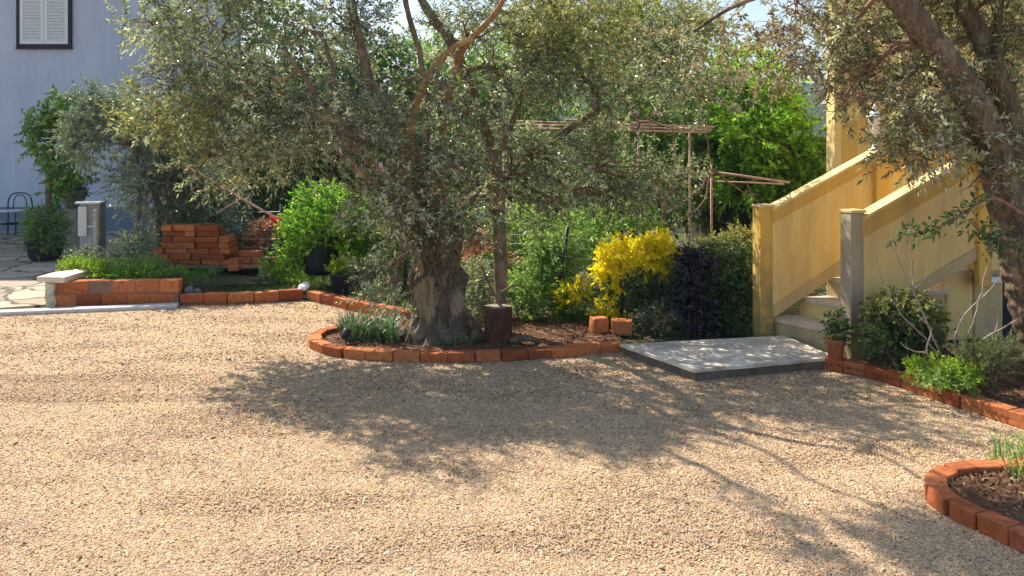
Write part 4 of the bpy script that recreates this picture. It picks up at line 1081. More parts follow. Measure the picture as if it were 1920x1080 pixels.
V, Q, M = sprigs(AA, DD, 3, .05, .062, .019, 70, .1, stem=0)
np_build('low_twig_leaves', V, Q, M, [MAT['lf_dark'], MAT['twig']], ro)

# --- small trees and shrubs on the left
def small_tree(label, stems, blobs, n, leaf, name='olive_tree', ll=.048, lw=.016, nl=16, Ls=.2, mat='limb', cat='tree', group=None, **kw):
    ps = trace([stems[0][0]])[0][0]
    t = thing(name, (ps.x, ps.y, ps.z), label, cat, group); keep = []
    for i, s in enumerate(stems): limb(s, 'trunk' if i == 0 else 'limb', mat, t, 8, .2, keep)
    tree_parts(t, keep, leaf, blobs, n, nl, Ls, ll, lw, mat, 'twig', **kw); return t
small_tree('young grey-green olive tree with two pale stems behind the brick stack', [[(300, 520, 9.7, 6), (296, 430, 9.7, 6), (290, 350, 9.7, 6), (275, 280, 9.6, 4)], [(312, 430, 9.6, 4), (318, 350, 9.6, 4), (330, 260, 9.6, 3)], [(250, 470, 9.5, 4), (262, 380, 9.5, 4), (255, 280, 9.5, 3)]],
           [blob(210, 250, 9.5, 75, 60, .5), blob(290, 260, 9.6, 85, 60, .5), blob(370, 290, 9.6, 70, 60, .4), blob(170, 260, 9.6, 50, 50, .4), blob(330, 420, 9.9, 60, 40, .3), blob(240, 200, 9.7, 60, 40, .4), blob(285, 340, 9.4, 75, 60, .4), blob(340, 360, 9.7, 70, 50, .4), blob(180, 190, 9.6, 40, 30, .3), blob(410, 370, 9.8, 50, 50, .4)], 3400, 'lf_silver', subs=5, gap=-.2, up=.3)
small_tree('leafy green climber standing against the pale blue wall, left of the young olive', [[(92, 400, 11.2, 7), (92, 340, 11.2, 6), (98, 280, 11.2, 4)]],
           [blob(100, 270, 11.2, 40, 50, .35), blob(85, 230, 11.2, 32, 30, .25), blob(100, 340, 11.2, 30, 40, .25), blob(130, 220, 11.1, 40, 50, .3), blob(140, 290, 11.0, 40, 45, .3), blob(70, 320, 11.2, 20, 20, .15)], 750, 'lf_mid', name='climbing_plant', ll=.06, lw=.04, nl=10, Ls=.18, cat='climber', subs=4)

# background trees beyond the garden, each its own
def bg_tree(label, px, Y, zt, blobs, n, leaf, ll=.09, lw=.045, nl=12, Ls=.32, **kw):
    k = F / Y
    g = P(px, 0, Y)
    st_ = [(px, HY + CAM_H * k, Y, 9), (px + rnd.uniform(-10, 10), HY + .3 * k, Y, 7), (px + rnd.uniform(-20, 20), zt, Y, 4)]
    return small_tree(label, [st_], blobs, n, leaf, 'garden_tree', ll, lw, nl, Ls, 'limb', 'tree', 'trees beyond the garden', **kw)
bg_tree('bright leafy tree lit by the sun just left of the yellow house', 1460, 11.5, 200, [blob(1420, 190, 11.5, 65, 60, .8), blob(1480, 275, 11.3, 66, 50, .7), blob(1400, 250, 11.4, 70, 70, .8), blob(1500, 320, 11.4, 50, 35, .6), blob(1430, 330, 11.2, 80, 45, .7), blob(1400, 130, 11.6, 50, 40, .6)], 2100, 'lf_bright', gap=-.15, subs=4)
bg_tree('dark bushy tree behind the rusty pergola', 1230, 12.5, 150, [blob(1230, 200, 12.5, 150, 110, 1.2), blob(1120, 330, 12.3, 130, 90, 1.1), blob(1290, 340, 12.3, 120, 80, 1.1), blob(1180, 90, 12.6, 130, 70, 1.1)], 2000, 'lf_mid', subs=4)
bg_tree('broad green tree behind the middle of the big olive crown', 900, 13, 150, [blob(870, 230, 13, 140, 100, 1.2), blob(800, 130, 13, 110, 60, 1.1), blob(960, 120, 13, 120, 80, 1.2), blob(980, 330, 12.8, 130, 90, 1.1), blob(780, 340, 12.8, 110, 70, 1.0)], 2100, 'lf_mid', subs=4)
bg_tree('dark green tree behind the bright green shrub', 640, 12.6, 200, [blob(640, 240, 12.6, 130, 90, 1.2), blob(560, 160, 12.8, 110, 80, 1.1), blob(700, 140, 12.8, 110, 80, 1.1), blob(500, 300, 12.4, 110, 90, 1.1), blob(640, 370, 12.2, 130, 70, 1.0)], 2000, 'lf_dark', subs=4)
bg_tree('tall dense tree rising beside the corner of the pale blue house', 480, 13.8, 150, [blob(500, 170, 13.8, 70, 60, 1.2), blob(520, 40, 14, 80, 40, 1), blob(420, 340, 13.5, 90, 80, 1.0)], 1000, 'lf_mid', subs=4)
bg_tree('yellow-green tree showing at the top above the pergola', 1120, 9.6, 60, [blob(1080, 60, 9.6, 120, 55, .6), blob(1180, 40, 9.8, 110, 60, .6), blob(1010, 110, 9.6, 70, 50, .5), blob(1280, 60, 9.8, 90, 50, .6), blob(1140, 120, 9.7, 90, 40, .5)], 1500, 'lf_yellow_tree', ll=.07, lw=.016, nl=18, Ls=.28, subs=5, gap=-.1)
bg_tree('grey-green tree behind the stair, between the pergola and the house', 1350, 13.5, 200, [blob(1340, 260, 13.5, 90, 90, 1), blob(1400, 380, 13.4, 90, 60, .9), blob(1500, 390, 13.3, 90, 45, .9)], 1100, 'lf_dark', subs=4)
bg_tree('slender green tree before the right corner of the pale blue house', 400, 12.4, 200, [blob(390, 250, 12.4, 70, 70, .8), blob(430, 160, 12.4, 60, 60, .7), blob(370, 340, 12.3, 70, 50, .7), blob(440, 330, 12.3, 60, 60, .7)], 900, 'lf_mid', ll=.07, lw=.035, subs=4)
# far row, closing the view
far = []
for i, (px, Y, top_, leaf) in enumerate(((700, 19, 90, 'lf_mid'), (860, 20, 110, 'lf_dark'), (1010, 18, 60, 'lf_mid'), (1180, 20, 50, 'lf_dark'), (1330, 19, 100, 'lf_mid'), (570, 20, 120, 'lf_dark'))):
    bl = [blob(px + rnd.uniform(-30, 30), top_ + 70 + 80 * j, Y, 100, 70, 1.4) for j in range(4)]
    bg_tree(['rounded tree in the far row, behind the left part of the olive crown', 'darker tree in the far row, behind the arching bare limb', 'tall tree in the far row, behind the middle gap of the crown', 'tall dark tree in the far row, above the pergola bars', 'rounded tree in the far row, near the blue hill', 'dark tree in the far row, next to the pale blue house'][i], px, Y, top_ + 60, bl, 1000, leaf, ll=.13, lw=.07, nl=10, Ls=.4, subs=3)

# shrubs
shrub('green_shrub', 'rounded bright green shrub behind the black plant pot', 'shrub', [blob(610, 400, 8.9, 65, 55, .4), blob(690, 420, 8.9, 60, 50, .4), blob(558, 450, 8.9, 22, 60, .2), blob(650, 440, 9.3, 85, 50, .3), blob(720, 470, 8.9, 50, 60, .3), blob(735, 400, 9.0, 35, 40, .25), blob(600, 445, 8.75, 40, 22, .1)], 2000, 'lf_bright', 10, .14, .045, .026, up=.6)
shrub('leafy_shrub', 'loose mid-green shrub just right of the slim olive stem', 'shrub', [blob(1010, 520, 7.4, 60, 60, .3), blob(985, 590, 7.2, 45, 40, .22), blob(1040, 480, 7.6, 50, 50, .3)], 1000, 'lf_mid', 10, .13, .04, .02)
shrub('leafy_shrub', 'low grey-green shrub between the two olive stems', 'shrub', [blob(890, 540, 7.2, 30, 45, .2), blob(890, 600, 7.0, 30, 30, .2)], 380, 'lf_olive', 12, .12, .04, .012)
shrub('leafy_shrub', 'tall mid-green bush in the middle of the garden behind the wire fence', 'shrub', [blob(1080, 450, 8.6, 90, 50, .5), blob(980, 440, 8.8, 70, 50, .5), blob(1170, 430, 8.8, 70, 45, .5), blob(900, 470, 8.8, 60, 60, .4)], 1300, 'lf_mid', 10, .16, .05, .028)
shrub('rust_leaved_shrub', 'shrub with rust red leaves right of the big olive trunk', 'shrub', [blob(890, 475, 7.6, 14, 32, .12), blob(902, 455, 7.6, 12, 18, .1), blob(955, 490, 7.6, 10, 12, .1)], 60, 'lf_red', 7, .1, .045, .03, stems=3)
shrub('dry_shrub', 'shrub of dry orange and cream leaves behind the fence post', 'shrub', [blob(495, 435, 9.7, 35, 16, .2), blob(480, 455, 9.7, 30, 16, .2)], 150, 'lf_orange', 7, .12, .05, .034, stems=3)
shrub('silver_shrub', 'low silvery shrub right behind the brick stack', 'shrub', [blob(435, 450, 9.7, 35, 40, .25), blob(440, 490, 9.6, 40, 22, .2)], 380, 'lf_silver', 10, .12, .04, .018)
shrub('yellow_shrub', 'large yellow-topped shrub above the terracotta blocks', 'shrub', [blob(1195, 510, 7.3, 62, 40, .3), blob(1160, 560, 7.2, 38, 55, .25), blob(1230, 560, 7.3, 48, 60, .3)], 850, 'lf_dark', 10, .13, .04, .022,
      extra=[([blob(1205, 474, 7.1, 54, 18, .2), blob(1142, 500, 7.05, 13, 34, .1), blob(1235, 484, 7.1, 28, 16, .14), blob(1140, 585, 7.05, 9, 22, .06)], 560, 'lf_yellow', .048, .032)])
shrub('yellow_shrub', 'small round yellow-topped shrub left of the larger yellow one', 'shrub', [blob(1082, 565, 7.3, 32, 34, .2)], 260, 'lf_mid', 9, .11, .035, .02, extra=[([blob(1080, 542, 7.2, 28, 9, .15), blob(1062, 560, 7.15, 9, 16, .08)], 75, 'lf_yellow', .036, .022)])
shrub('hedge_shrub', 'dense dark green hedge bush against the left stair post', 'shrub', [blob(1340, 520, 6.95, 60, 55, .28), blob(1395, 530, 6.85, 42, 60, .24), blob(1385, 590, 6.8, 45, 40, .22), blob(1300, 580, 6.95, 60, 45, .25), blob(1260, 520, 7.1, 45, 50, .25), blob(1345, 600, 6.8, 40, 35, .2)], 2300, 'lf_dark', 9, .11, .036, .02, stems=16, stemr=.007)
shrub('hedge_shrub', 'yellow-green leaves spilling over the hedge beside the left stair post', 'shrub', [blob(1390, 455, 7.1, 32, 18, .18), blob(1330, 465, 7.3, 40, 14, .18)], 260, 'lf_yellow_tree', 9, .11, .036, .02, z0=.05, stems=5)
shrub('purple_shrub', 'narrow purple-black leaved shrub standing in front of the dark hedge', 'shrub', [blob(1305, 500, 6.6, 22, 26, .11), blob(1295, 555, 6.58, 19, 32, .11), blob(1308, 595, 6.55, 12, 24, .08)], 300, 'lf_purple', 10, .12, .05, .024, ang=70, up=.0)
shrub('arching_shrub', 'grey twiggy sprawling shrub at the foot of the hedge near the slab', 'shrub', [blob(1240, 600, 6.75, 45, 25, .2)], 160, 'lf_olive', 8, .12, .04, .012, stems=14, stemr=.006, twig='twig_brown')
# left bed
shrub('lime_plant', 'lime green leafy clump behind the capped stone pillar', 'plant', [blob(150, 503, 8.5, 34, 16, .22), blob(185, 510, 8.4, 30, 14, .18)], 330, 'lf_lime', 8, .08, .035, .012, z0=.2, up=.9, stems=3)
shrub('leafy_ground_plant', 'green leafy ground plants along the top of the two-course brick wall', 'plant', [blob(240, 508, 8.45, 48, 16, .2), blob(280, 505, 8.6, 30, 18, .2), blob(325, 520, 8.5, 26, 12, .16)], 420, 'lf_mid', 8, .08, .035, .016, z0=.19, up=.7, stems=3, extra=[([blob(240, 512, 8.35, 50, 12, .16)], 150, 'lf_bright', .034, .014)])
shrub('silver_shrub', 'pale grey-green bushy plant beside the grey cabinet', 'plant', [blob(160, 482, 9.0, 24, 14, .18), blob(235, 472, 9.1, 34, 22, .25), blob(260, 460, 9.3, 35, 35, .25)], 430, 'lf_silver', 9, .1, .034, .018, z0=.2, up=.6)
shrub('leafy_ground_plant', 'small green tuft in front of the brick stack', 'plant', [blob(335, 520, 8.6, 18, 14, .12), blob(385, 530, 8.5, 16, 8, .1)], 130, 'lf_bright', 8, .07, .032, .012, z0=.14, up=.9, stems=2)
shrub('climbing_plant', 'green climber around the black fence post', 'climber', [blob(540, 430, 9.1, 14, 45, .15), blob(520, 500, 9.0, 26, 28, .2), blob(565, 500, 9.0, 40, 22, .2)], 420, 'lf_bright', 8, .1, .034, .018, stems=5)
shrub('leafy_ground_plant', 'low bush of mid-green leaves between the black plant pot and the big olive trunk', 'plant', [blob(715, 560, 7.9, 40, 26, .25), blob(690, 510, 8.3, 40, 40, .25)], 460, 'lf_olive', 10, .12, .04, .013)
# right bed
shrub('variegated_shrub', 'green and yellow variegated shrub right of the front stair post', 'shrub', [blob(1690, 600, 5.55, 52, 38, .2), blob(1660, 640, 5.5, 35, 30, .16), blob(1725, 630, 5.5, 35, 35, .16)], 620, 'lf_dark', 8, .09, .032, .02, stems=9, z0=.05, extra=[([blob(1690, 580, 5.5, 55, 22, .15), blob(1735, 590, 5.45, 22, 22, .1)], 220, 'lf_yellow_tree', .034, .022)])
shrub('rosemary_bush', 'feathery grey-green rosemary bush beside the right olive trunk', 'shrub', [blob(1845, 675, 4.95, 48, 24, .14), blob(1880, 665, 5.0, 28, 20, .1)], 300, 'lf_rosemary', 16, .11, .026, .006, ang=35, z0=.05, up=.9, stems=5)
shrub('lime_plant', 'bright green low clump beside the rosemary bush', 'plant', [blob(1745, 695, 5.15, 38, 12, .12), blob(1800, 705, 4.95, 35, 14, .12)], 230, 'lf_lime', 8, .07, .034, .016, z0=.05, up=.8, stems=2, extra=[([blob(1780, 715, 4.9, 60, 10, .12)], 70, 'lf_mid', .034, .016)])
# bare shrub
bs_ = G(1800, 705, .045); t = thing('bare_shrub', bs_, 'bare pale-twigged shrub beneath the stair landing', 'shrub')
mb = MB()
for pl in ([(1770, 690, 5.2, 3), (1740, 640, 5.15, 2.5), (1700, 600, 5.15, 2), (1660, 540, 5.15, 1.5), (1640, 470, 5.15, 1.2)], [(1775, 690, 5.2, 3), (1712, 545, 5.2, 2.6), (1690, 500, 5.2, 2), (1668, 450, 5.2, 1.5)], [(1712, 545, 5.2, 2.5), (1708, 480, 5.2, 1.8), (1700, 400, 5.2, 1.4), (1696, 382, 5.2, 1)],
           [(1790, 700, 5.15, 4), (1820, 620, 5.1, 3), (1838, 560, 5.1, 2.5), (1850, 500, 5.1, 1.8)], [(1800, 700, 5.1, 4), (1790, 640, 5.05, 3), (1810, 590, 5.05, 2.5), (1850, 550, 5.05, 1.5)], [(1800, 690, 5.1, 4), (1840, 640, 5.0, 3), (1890, 610, 5.0, 2.5), (1920, 590, 5.0, 1.5)],
           [(1790, 700, 5.1, 4), (1740, 665, 5.0, 3), (1745, 620, 5.0, 2), (1720, 590, 5.0, 1.5)], [(1820, 620, 5.1, 2), (1790, 580, 5.1, 1.8), (1785, 550, 5.1, 1)], [(1838, 560, 5.1, 2), (1870, 530, 5.1, 1.5), (1880, 500, 5.1, 1)], [(1800, 680, 5.1, 3), (1850, 660, 5.05, 2), (1870, 600, 5.05, 1.5), (1860, 570, 5.05, 1)], [(1735, 660, 5.0, 2.5), (1700, 655, 5.0, 2), (1690, 640, 5.0, 1.5)], [(1712, 545, 5.2, 2), (1735, 520, 5.2, 1.4), (1740, 500, 5.2, 1)]):
    pts, rad = smooth_path(trace(pl), 6); pts = [p + Vector((noise.noise(p * 14), noise.noise(p * 14 + Vector((5, 0, 0))), noise.noise(p * 14 + Vector((9, 0, 0))))) * .012 for p in pts]
    mb.tube(pts, [r * .62 for r in rad], 6)
mb.build('stems', MAT['twig_pale'], t)

# blade plants
def clump(name, label, cat, pts, k, h, w, lean, mat, base=None, kind=None):
    V, Q, M = blades(pts, k, h, w, lean)
    b = base if base is not None else (float(pts[:, 0].mean()), float(pts[:, 1].mean()), float(pts[:, 2].min()))
    o = np_build(name, V, Q, M, [MAT[mat]], base=b); return tag(o, label, cat, kind=kind)
p = scatter([G(630, 648), G(760, 655), G(750, 622), G(650, 624)], 60, .035)
clump('iris_clump', 'clump of strap-leaved plants left of the big olive trunk', 'plant', p, 13, .20, .011, 1.0, 'lf_strap')
p = scatter([G(800, 655), G(900, 655), G(890, 640), G(800, 640)], 60, .035)
clump('leafy_ground_plant', 'dark low tufts at the front foot of the big olive trunk', 'plant', p, 7, .07, .006, .8, 'lf_dark')
p = scatter([G(1850, 905), G(1925, 935), G(1960, 870), G(1880, 872)], 40, .05)
clump('strap_leaf_plant', 'strappy green plant in the near right corner bed', 'plant', p[:26], 6, .17, .006, 1.0, 'lf_mid')
grass_poly = [G(340, 565), G(560, 560), G(640, 572), G(765, 600), G(760, 560), G(600, 520), G(460, 520), G(340, 545)]
p = scatter([(q.x, q.y + .12) for q in grass_poly], 3400, .03)
p2 = scatter([G(1030, 612), G(1110, 612), G(1110, 598), G(1040, 598)], 260, .03)
p3 = scatter([(-4.5, 8.2), (-3.3, 8.2), (-3.2, 9.4), (-4.8, 9.4)], 500, .19)
V, Q, M = blades(np.vstack([p, p2, p3]), 5, .075, .004, .8)
tag(np_build('grass', V, Q, M, [MAT['lf_grass']]), 'short green grass and weeds growing behind the brick edging', 'grass', kind='stuff')
p = np.vstack([scatter(garden_poly, 26000, .025)]); p = p[(p[:, 1] < 14) & (np.abs(p[:, 0]) < 6) & ~in_poly(p, island_poly)]
V, Q, M = blades(p, 2, .09, .008, 1.0)
tag(np_build('ground_cover', V, Q, M, [MAT['lf_mid']]), 'low weeds covering the garden ground under the shrubs', 'ground cover', kind='stuff')
# leaf litter in the beds and a little on the gravel
def litter(polys, sz=.03):
    P_ = np.vstack([scatter(pp, n, z) for pp, n, z in polys]); n = len(P_)
    az = rng.uniform(0, 2 * PI, n); d = np.stack([np.cos(az), np.sin(az), rng.normal(0, .25, n)], 1); s = np.stack([-np.sin(az), np.cos(az), rng.normal(0, .35, n)], 1)
    l = sz * rng.uniform(.5, 1.2, (n, 1)); w = l * rng.uniform(.18, .4, (n, 1)); P_[:, 2] += .006
    V = np.stack([P_ - d * l / 2, P_ + s * w / 2 + np.array([0, 0, .003]), P_ + d * l / 2, P_ - s * w / 2 + np.array([0, 0, .003])], 1).reshape(-1, 3)
    Q = np.arange(len(V)).reshape(-1, 4); return V, Q, np.zeros(len(Q))
V, Q, M = litter([(island_poly, 1800, .037), (right_poly, 5000, .047), (corner_poly, 1500, .052), ([(-3, 3), (3, 3), (4, 6.5), (-4, 7)], 420, .012), ([(-1, 5.2), (2.5, 5), (2.5, 6.1), (-1, 6.1)], 260, .012), ([SA, SB, SC_, SD], 60, slab_z + .003)])
tag(np_build('fallen_leaves', V, Q, M, [MAT['lf_litter']]), 'dry fallen leaves scattered over the soil beds and the gravel', 'fallen leaves', kind='stuff')
def clods(poly, n, z, size, mat, name, label):
    r = rng; pts = scatter(poly, n, z); n = len(pts)
    base_ = np.array([[1, 0, 0], [-1, 0, 0], [0, 1, 0], [0, -1, 0], [0, 0, .7], [0, 0, -.5]], float)
    V = base_[None] * (size * r.lognormal(0, .5, (n, 1, 1))) * r.uniform(.6, 1.3, (n, 6, 1)) + pts[:, None]
    f = np.array([[0, 2, 4], [2, 1, 4], [1, 3, 4], [3, 0, 4], [2, 0, 5], [1, 2, 5], [3, 1, 5], [0, 3, 5]])
    Q = (np.arange(n)[:, None, None] * 6 + f[None]).reshape(-1, 3)
    tag(np_build(name, V.reshape(-1, 3), Q, np.zeros(len(Q)), [MAT[mat]], ngon=3), label, 'soil crumbs', kind='stuff')
clods(right_poly, 9000, .045, .011, 'soil', 'soil_crumbs', 'red-brown crumbs of soil in the bed below the stair')
clods(corner_poly, 3500, .05, .010, 'soil', 'soil_crumbs', 'dark soil crumbs in the near right corner bed')
clods(island_poly, 3500, .035, .010, 'soil', 'soil_crumbs', 'dark red soil crumbs around the big olive')

# ================================================================== SMALLER THINGS
# black plant pot
c = G(646, 552, .03); t = thing('plant_pot', c, 'black plastic pot with a small flowering plant, behind the brick row', 'plant pot')
mb = MB(); mb.lathe(c, [(.105, 0), (.125, .03), (.150, .21), (.162, .212), (.162, .235), (.15, .235), (.14, .2), (.0, .2)], 24); mb.build('pot', MAT['black_plastic'], t)
pts, D = sample_blobs([(c.x, c.y, c.z + .28, .15, .15, .1, 1)], 110, 2, -.9, up=.6); V, Q, M = sprigs(pts, D, 7, .09, .04, .022, stem=.0015)
np_build('plant', V, Q, M, [MAT['lf_lime'], MAT['twig']], t)
# dark barrel
c = P(600, 512, 8.95); t = thing('water_barrel', c, 'dark barrel half hidden under the bright green shrub', 'barrel')
mb = MB(); mb.lathe(c, [(.16, 0), (.19, .05), (.205, .2), (.2, .38), (.185, .45)], 24); mb.build('body', MAT['teal_plastic'], t)
mb = MB(); mb.lathe(c, [(.196, .451), (.2, .475), (.17, .485), (.16, .48)], 24); mb.build('rim', MAT['teal_plastic'], t)
# terracotta pot by the front post
c = G(1572, 676, slab_z); c += Vector((0, .05, 0)); t = thing('plant_pot', c, 'slim terracotta pot with a leafy plant in front of the front stair post', 'plant pot')
mb = MB(); mb.lathe(c, [(.048, 0), (.062, .12), (.07, .125), (.07, .145), (.062, .145), (.055, .125), (0, .12)], 20); mb.build('pot', MAT['pot_clay'], t)
pts, D = sample_blobs([(c.x + .01, c.y, c.z + .22, .07, .07, .1, 1)], 90, 2, -.9, up=.5); V, Q, M = sprigs(pts, D, 6, .07, .032, .02, stem=.0015)
np_build('plant', V, Q, M, [MAT['lf_dark'], MAT['twig']], t)
# stump beside the trunk
c = G(934, 645, .035); t = thing('tree_stump', c, 'short red-brown sawn stump right of the big olive trunk', 'stump')
mb = MB(); V = []; n = 80; lv = [(0, 1.2), (.03, 1.1), (.06, 1.03), (.11, .98), (.16, .97), (.21, .99), (.26, 1.0), (.278, .985), (.285, .93)]
for z, s in lv:
    for k in range(n):
        a = 2 * PI * k / n; r = .108 * s * (1 + .09 * math.sin(3 * a) + .08 * noise.noise(Vector((math.cos(a) * 2, math.sin(a) * 2, z * 3))) - .12 * abs(noise.noise(Vector((math.cos(a) * 6, math.sin(a) * 6, z * 2.5)))))
        V.append(c + Vector((math.cos(a) * r, math.sin(a) * r + .06, z)))
mb.add(V, [(i * n + k, i * n + (k + 1) % n, (i + 1) * n + (k + 1) % n, (i + 1) * n + k) for i in range(8) for k in range(n)], 0, True); mb.build('stump', MAT['stump'], t)
mb = MB(); mb.add([V[8 * n + k] + Vector((0, 0, .002)) for k in range(n)], [tuple(range(n))]); mb.build('cut_face', MAT['wood'], t)
mb = MB(); mb.tube([c + Vector((.1, .0, .02)), c + Vector((.18, -.02, .05)), c + Vector((.26, -.01, .04)), c + Vector((.33, .02, .0))], [.03, .03, .024, .012], 8, rough=.3); mb.build('root', MAT['bark'], t)
# white round garden light on the edging corner
c = G(556, 562) + Vector((0, .05, .11)); t = thing('garden_light', c, 'round white garden light leaning at the corner of the brick row', 'garden light')
hd = P(570, 537, c.y - .02)
mb = MB(); mb.tube([c - Vector((.05, .07, .1)), hd + Vector((0, .02, -.02))], .006, 6); mb.build('stake', MAT['grey_metal'], t)
mb = MB(); mb.lathe(hd, [(.05, -.018), (.062, -.01), (.064, .004), (.058, .012)], 24, axis=(-.25, -.55, .8)); mb.build('housing', MAT['white_paint'], t)
mb = MB(); mb.lathe(hd, [(.048, .0125), (.044, .018), (.0, .019)], 24, axis=(-.25, -.55, .8)); mb.build('lens', MAT['glass_white'], t)
# black spot light in the island
c = G(648, 644, .035); t = thing('spot_light', c, 'small black spot light among the strap leaves inside the curved edging', 'spot light')
mb = MB(); mb.tube([c - Vector((0, 0, .03)), c + Vector((0, 0, .07))], .006, 6); mb.build('spike', MAT['dark_metal'], t)
mb = MB(); mb.lathe(c + Vector((0, 0, .08)), [(.018, -.04), (.026, -.02), (.034, .035), (.03, .036)], 16, axis=(.5, .2, .8)); mb.build('head', MAT['black_plastic'], t)
# rocks by the corner of the low wall
for i, (px, py, s, lb) in enumerate(((355, 545, .05, 'small grey rock left of its twin, before the brick stack'), (370, 548, .04, 'smaller grey rock right of its twin, before the brick stack'))):
    c = P(px, py, 8.35); mb = MB(); V = []; nu, nv = 10, 7
    for j in range(nv):
        for k in range(nu):
            th = PI * j / (nv - 1); ph = 2 * PI * k / nu; d = Vector((math.sin(th) * math.cos(ph), math.sin(th) * math.sin(ph), math.cos(th)))
            V.append(c + d * s * (1 + .4 * noise.noise(d * 1.7 + Vector((i * 7, 0, 0)))))
    mb.add(V, [(j * nu + k, (j + 1) * nu + k, (j + 1) * nu + (k + 1) % nu, j * nu + (k + 1) % nu) for j in range(nv - 1) for k in range(nu)]); tag(mb.build('rock', MAT['rock'], base=c), lb, 'rock', 'grey rocks before the brick stack')

# grey cabinet with its sunlit face painted as a pale sheet, and post
c = G(150, 492, .1); c = Vector((P(150, 380, 9.9).x, 9.9, .1)); t = thing('utility_cabinet', c, 'grey utility cabinet with sunlit face painted as a pale panel behind the lime green plants', 'cabinet')
zt = P(0, 382, 9.9).z; mb = MB(); mb.box((c.x + .12, 9.98, (zt + .1) / 2), (.24, .18, zt - .1), (1, .1, 0), bev=.006); mb.build('body', MAT['grey_metal'], t)
mb = MB(); mb.box((c.x + .055, 9.865, zt - .215), (.105, .04, .37), (1, .1, 0), bev=.004); mb.build('sunpatch', MAT['pale_metal'], t)
mb = MB(); mb.box((c.x + .12, 9.95, zt + .014), (.30, .26, .025), (1, .1, 0), bev=.004); mb.build('lid', MAT['pale_metal'], t)
mb = MB(); mb.box((c.x + .125, 9.88, zt - .28), (.22, .03, .02), (1, .1, 0)); mb.build('rail', MAT['pale_metal'], t)
c = Vector((P(182, 0, 9.8).x, 9.8, .1)); mb = MB(); zt2 = P(0, 392, 9.8).z; pts = [c + Vector((0, 0, z)) for z in np.linspace(0, zt2 - .1, 8)]
mb.tube(pts, [.042, .04, .041, .038, .04, .038, .037, .036], 10, rough=.25)
tag(mb.build('wooden_post', MAT['stone'], base=c), 'round weathered grey post right of the grey cabinet', 'post')
# urn on a plinth
c = Vector((P(135, 0, 11.8).x, 11.8, 0.03)); zu = P(0, 390, 11.8).z; t = thing('garden_urn', c, 'large grey bowl urn with a plant behind the grey cabinet', 'urn')
mb = MB(); mb.box((c.x, c.y, (zu) / 2), (.26, .26, zu - .03), (1, 0, 0), bev=.01); mb.build('plinth', MAT['stone'], t)
mb = MB(); mb.lathe(Vector((c.x, c.y, zu)), [(.07, 0), (.10, .03), (.17, .12), (.2, .22), (.215, .24), (.215, .265), (.19, .265), (.17, .22), (0, .2)], 24); mb.build('bowl', MAT['urn'], t)
pts, D = sample_blobs([(c.x, c.y, zu + .32, .22, .2, .13, 1)], 130, 2, -.9, up=.5); V, Q, M = sprigs(pts, D, 8, .14, .05, .03, stem=.0015)
np_build('plant', V, Q, M, [MAT['lf_dark'], MAT['twig']], t)
# shaded pot with dark bush
c = G(84, 487, .03); t = thing('plant_pot', c, 'big dark pot with a bushy green plant in the shade on the patio', 'plant pot')
mb = MB(); mb.lathe(c, [(.16, 0), (.2, .05), (.24, .26), (.255, .27), (.255, .3), (.23, .3), (.21, .26), (0, .25)], 24); mb.build('pot', MAT['black_plastic'], t)
pts, D = sample_blobs([(c.x, c.y, c.z + .50, .28, .26, .22, 1), (c.x + .05, c.y - .1, c.z + .3, .3, .26, .16, .6)], 700, 2, -.9, up=.4); V, Q, M = sprigs(pts, D, 12, .13, .035, .012, stem=.0015)
np_build('plant', V, Q, M, [MAT['lf_mid'], MAT['twig']], t)
# plank bench behind
c = Vector((P(125, 0, 12.6).x, 12.6, .03)); t = thing('garden_bench', c, 'low weathered plank bench against the pale blue house', 'bench')
for k, (dz, dy) in enumerate(((.40, 0), (.41, .16), (.39, -.16))):
    mb = MB(); mb.box((c.x, c.y + dy, c.z + dz), (.95, .14, .035), (1, .05, 0), bev=.004); mb.build('plank', MAT['wood'], t)
for s in (-.38, .38):
    mb = MB(); mb.box((c.x + s, c.y, c.z + .185), (.08, .42, .37), (1, 0, 0), bev=.004); mb.build('leg', MAT['wood'], t)

# bistro chair
cx = (22 - HX) / F * 14.1; c = Vector((cx, 14.1, .03)); t = thing('bistro_chair', c, 'dark metal bistro chair with an arched back before the pale blue wall', 'chair')
def arc(x0, x1, zb_, zt_, y, n=16, yb=None):
    out = []
    for i in range(n + 1):
        a = PI * i / n; s = abs(math.cos(a)) ** .6 * (1 if math.cos(a) > 0 else -1); out.append(c + Vector(((x0 + x1) / 2 - s * (x1 - x0) / 2, y, zb_ + (zt_ - zb_) * math.sin(a) ** .8)))
    return out
mb = MB(); mb.tube([c + Vector((-.2, .2, .42))] + arc(-.22, .22, .46, .74, .24) + [c + Vector((.2, .2, .42))], .012, 8); mb.tube(arc(-.12, .12, .44, .70, .235), .009, 8); mb.build('backrest', MAT['dark_metal'], t)
mb = MB(); mb.lathe(c + Vector((0, 0, .42)), [(.2, 0), (.215, .008), (.215, .022), (.2, .028)], 24); mb.build('seat', MAT['pale_metal'], t)
for (sx, sy) in ((-1, -1), (1, -1), (-1, 1), (1, 1)):
    mb = MB(); mb.tube([c + Vector((sx * .17, sy * .17, .418)), c + Vector((sx * .19, sy * .19, 0))], .012, 8); mb.build('leg', MAT['dark_metal'], t)
mb = MB(); mb.lathe(c + Vector((0, 0, .2)), [(.178, 0), (.19, 0), (.19, .012), (.178, .012), (.178, 0)], 20); mb.build('ring', MAT['dark_metal'], t)

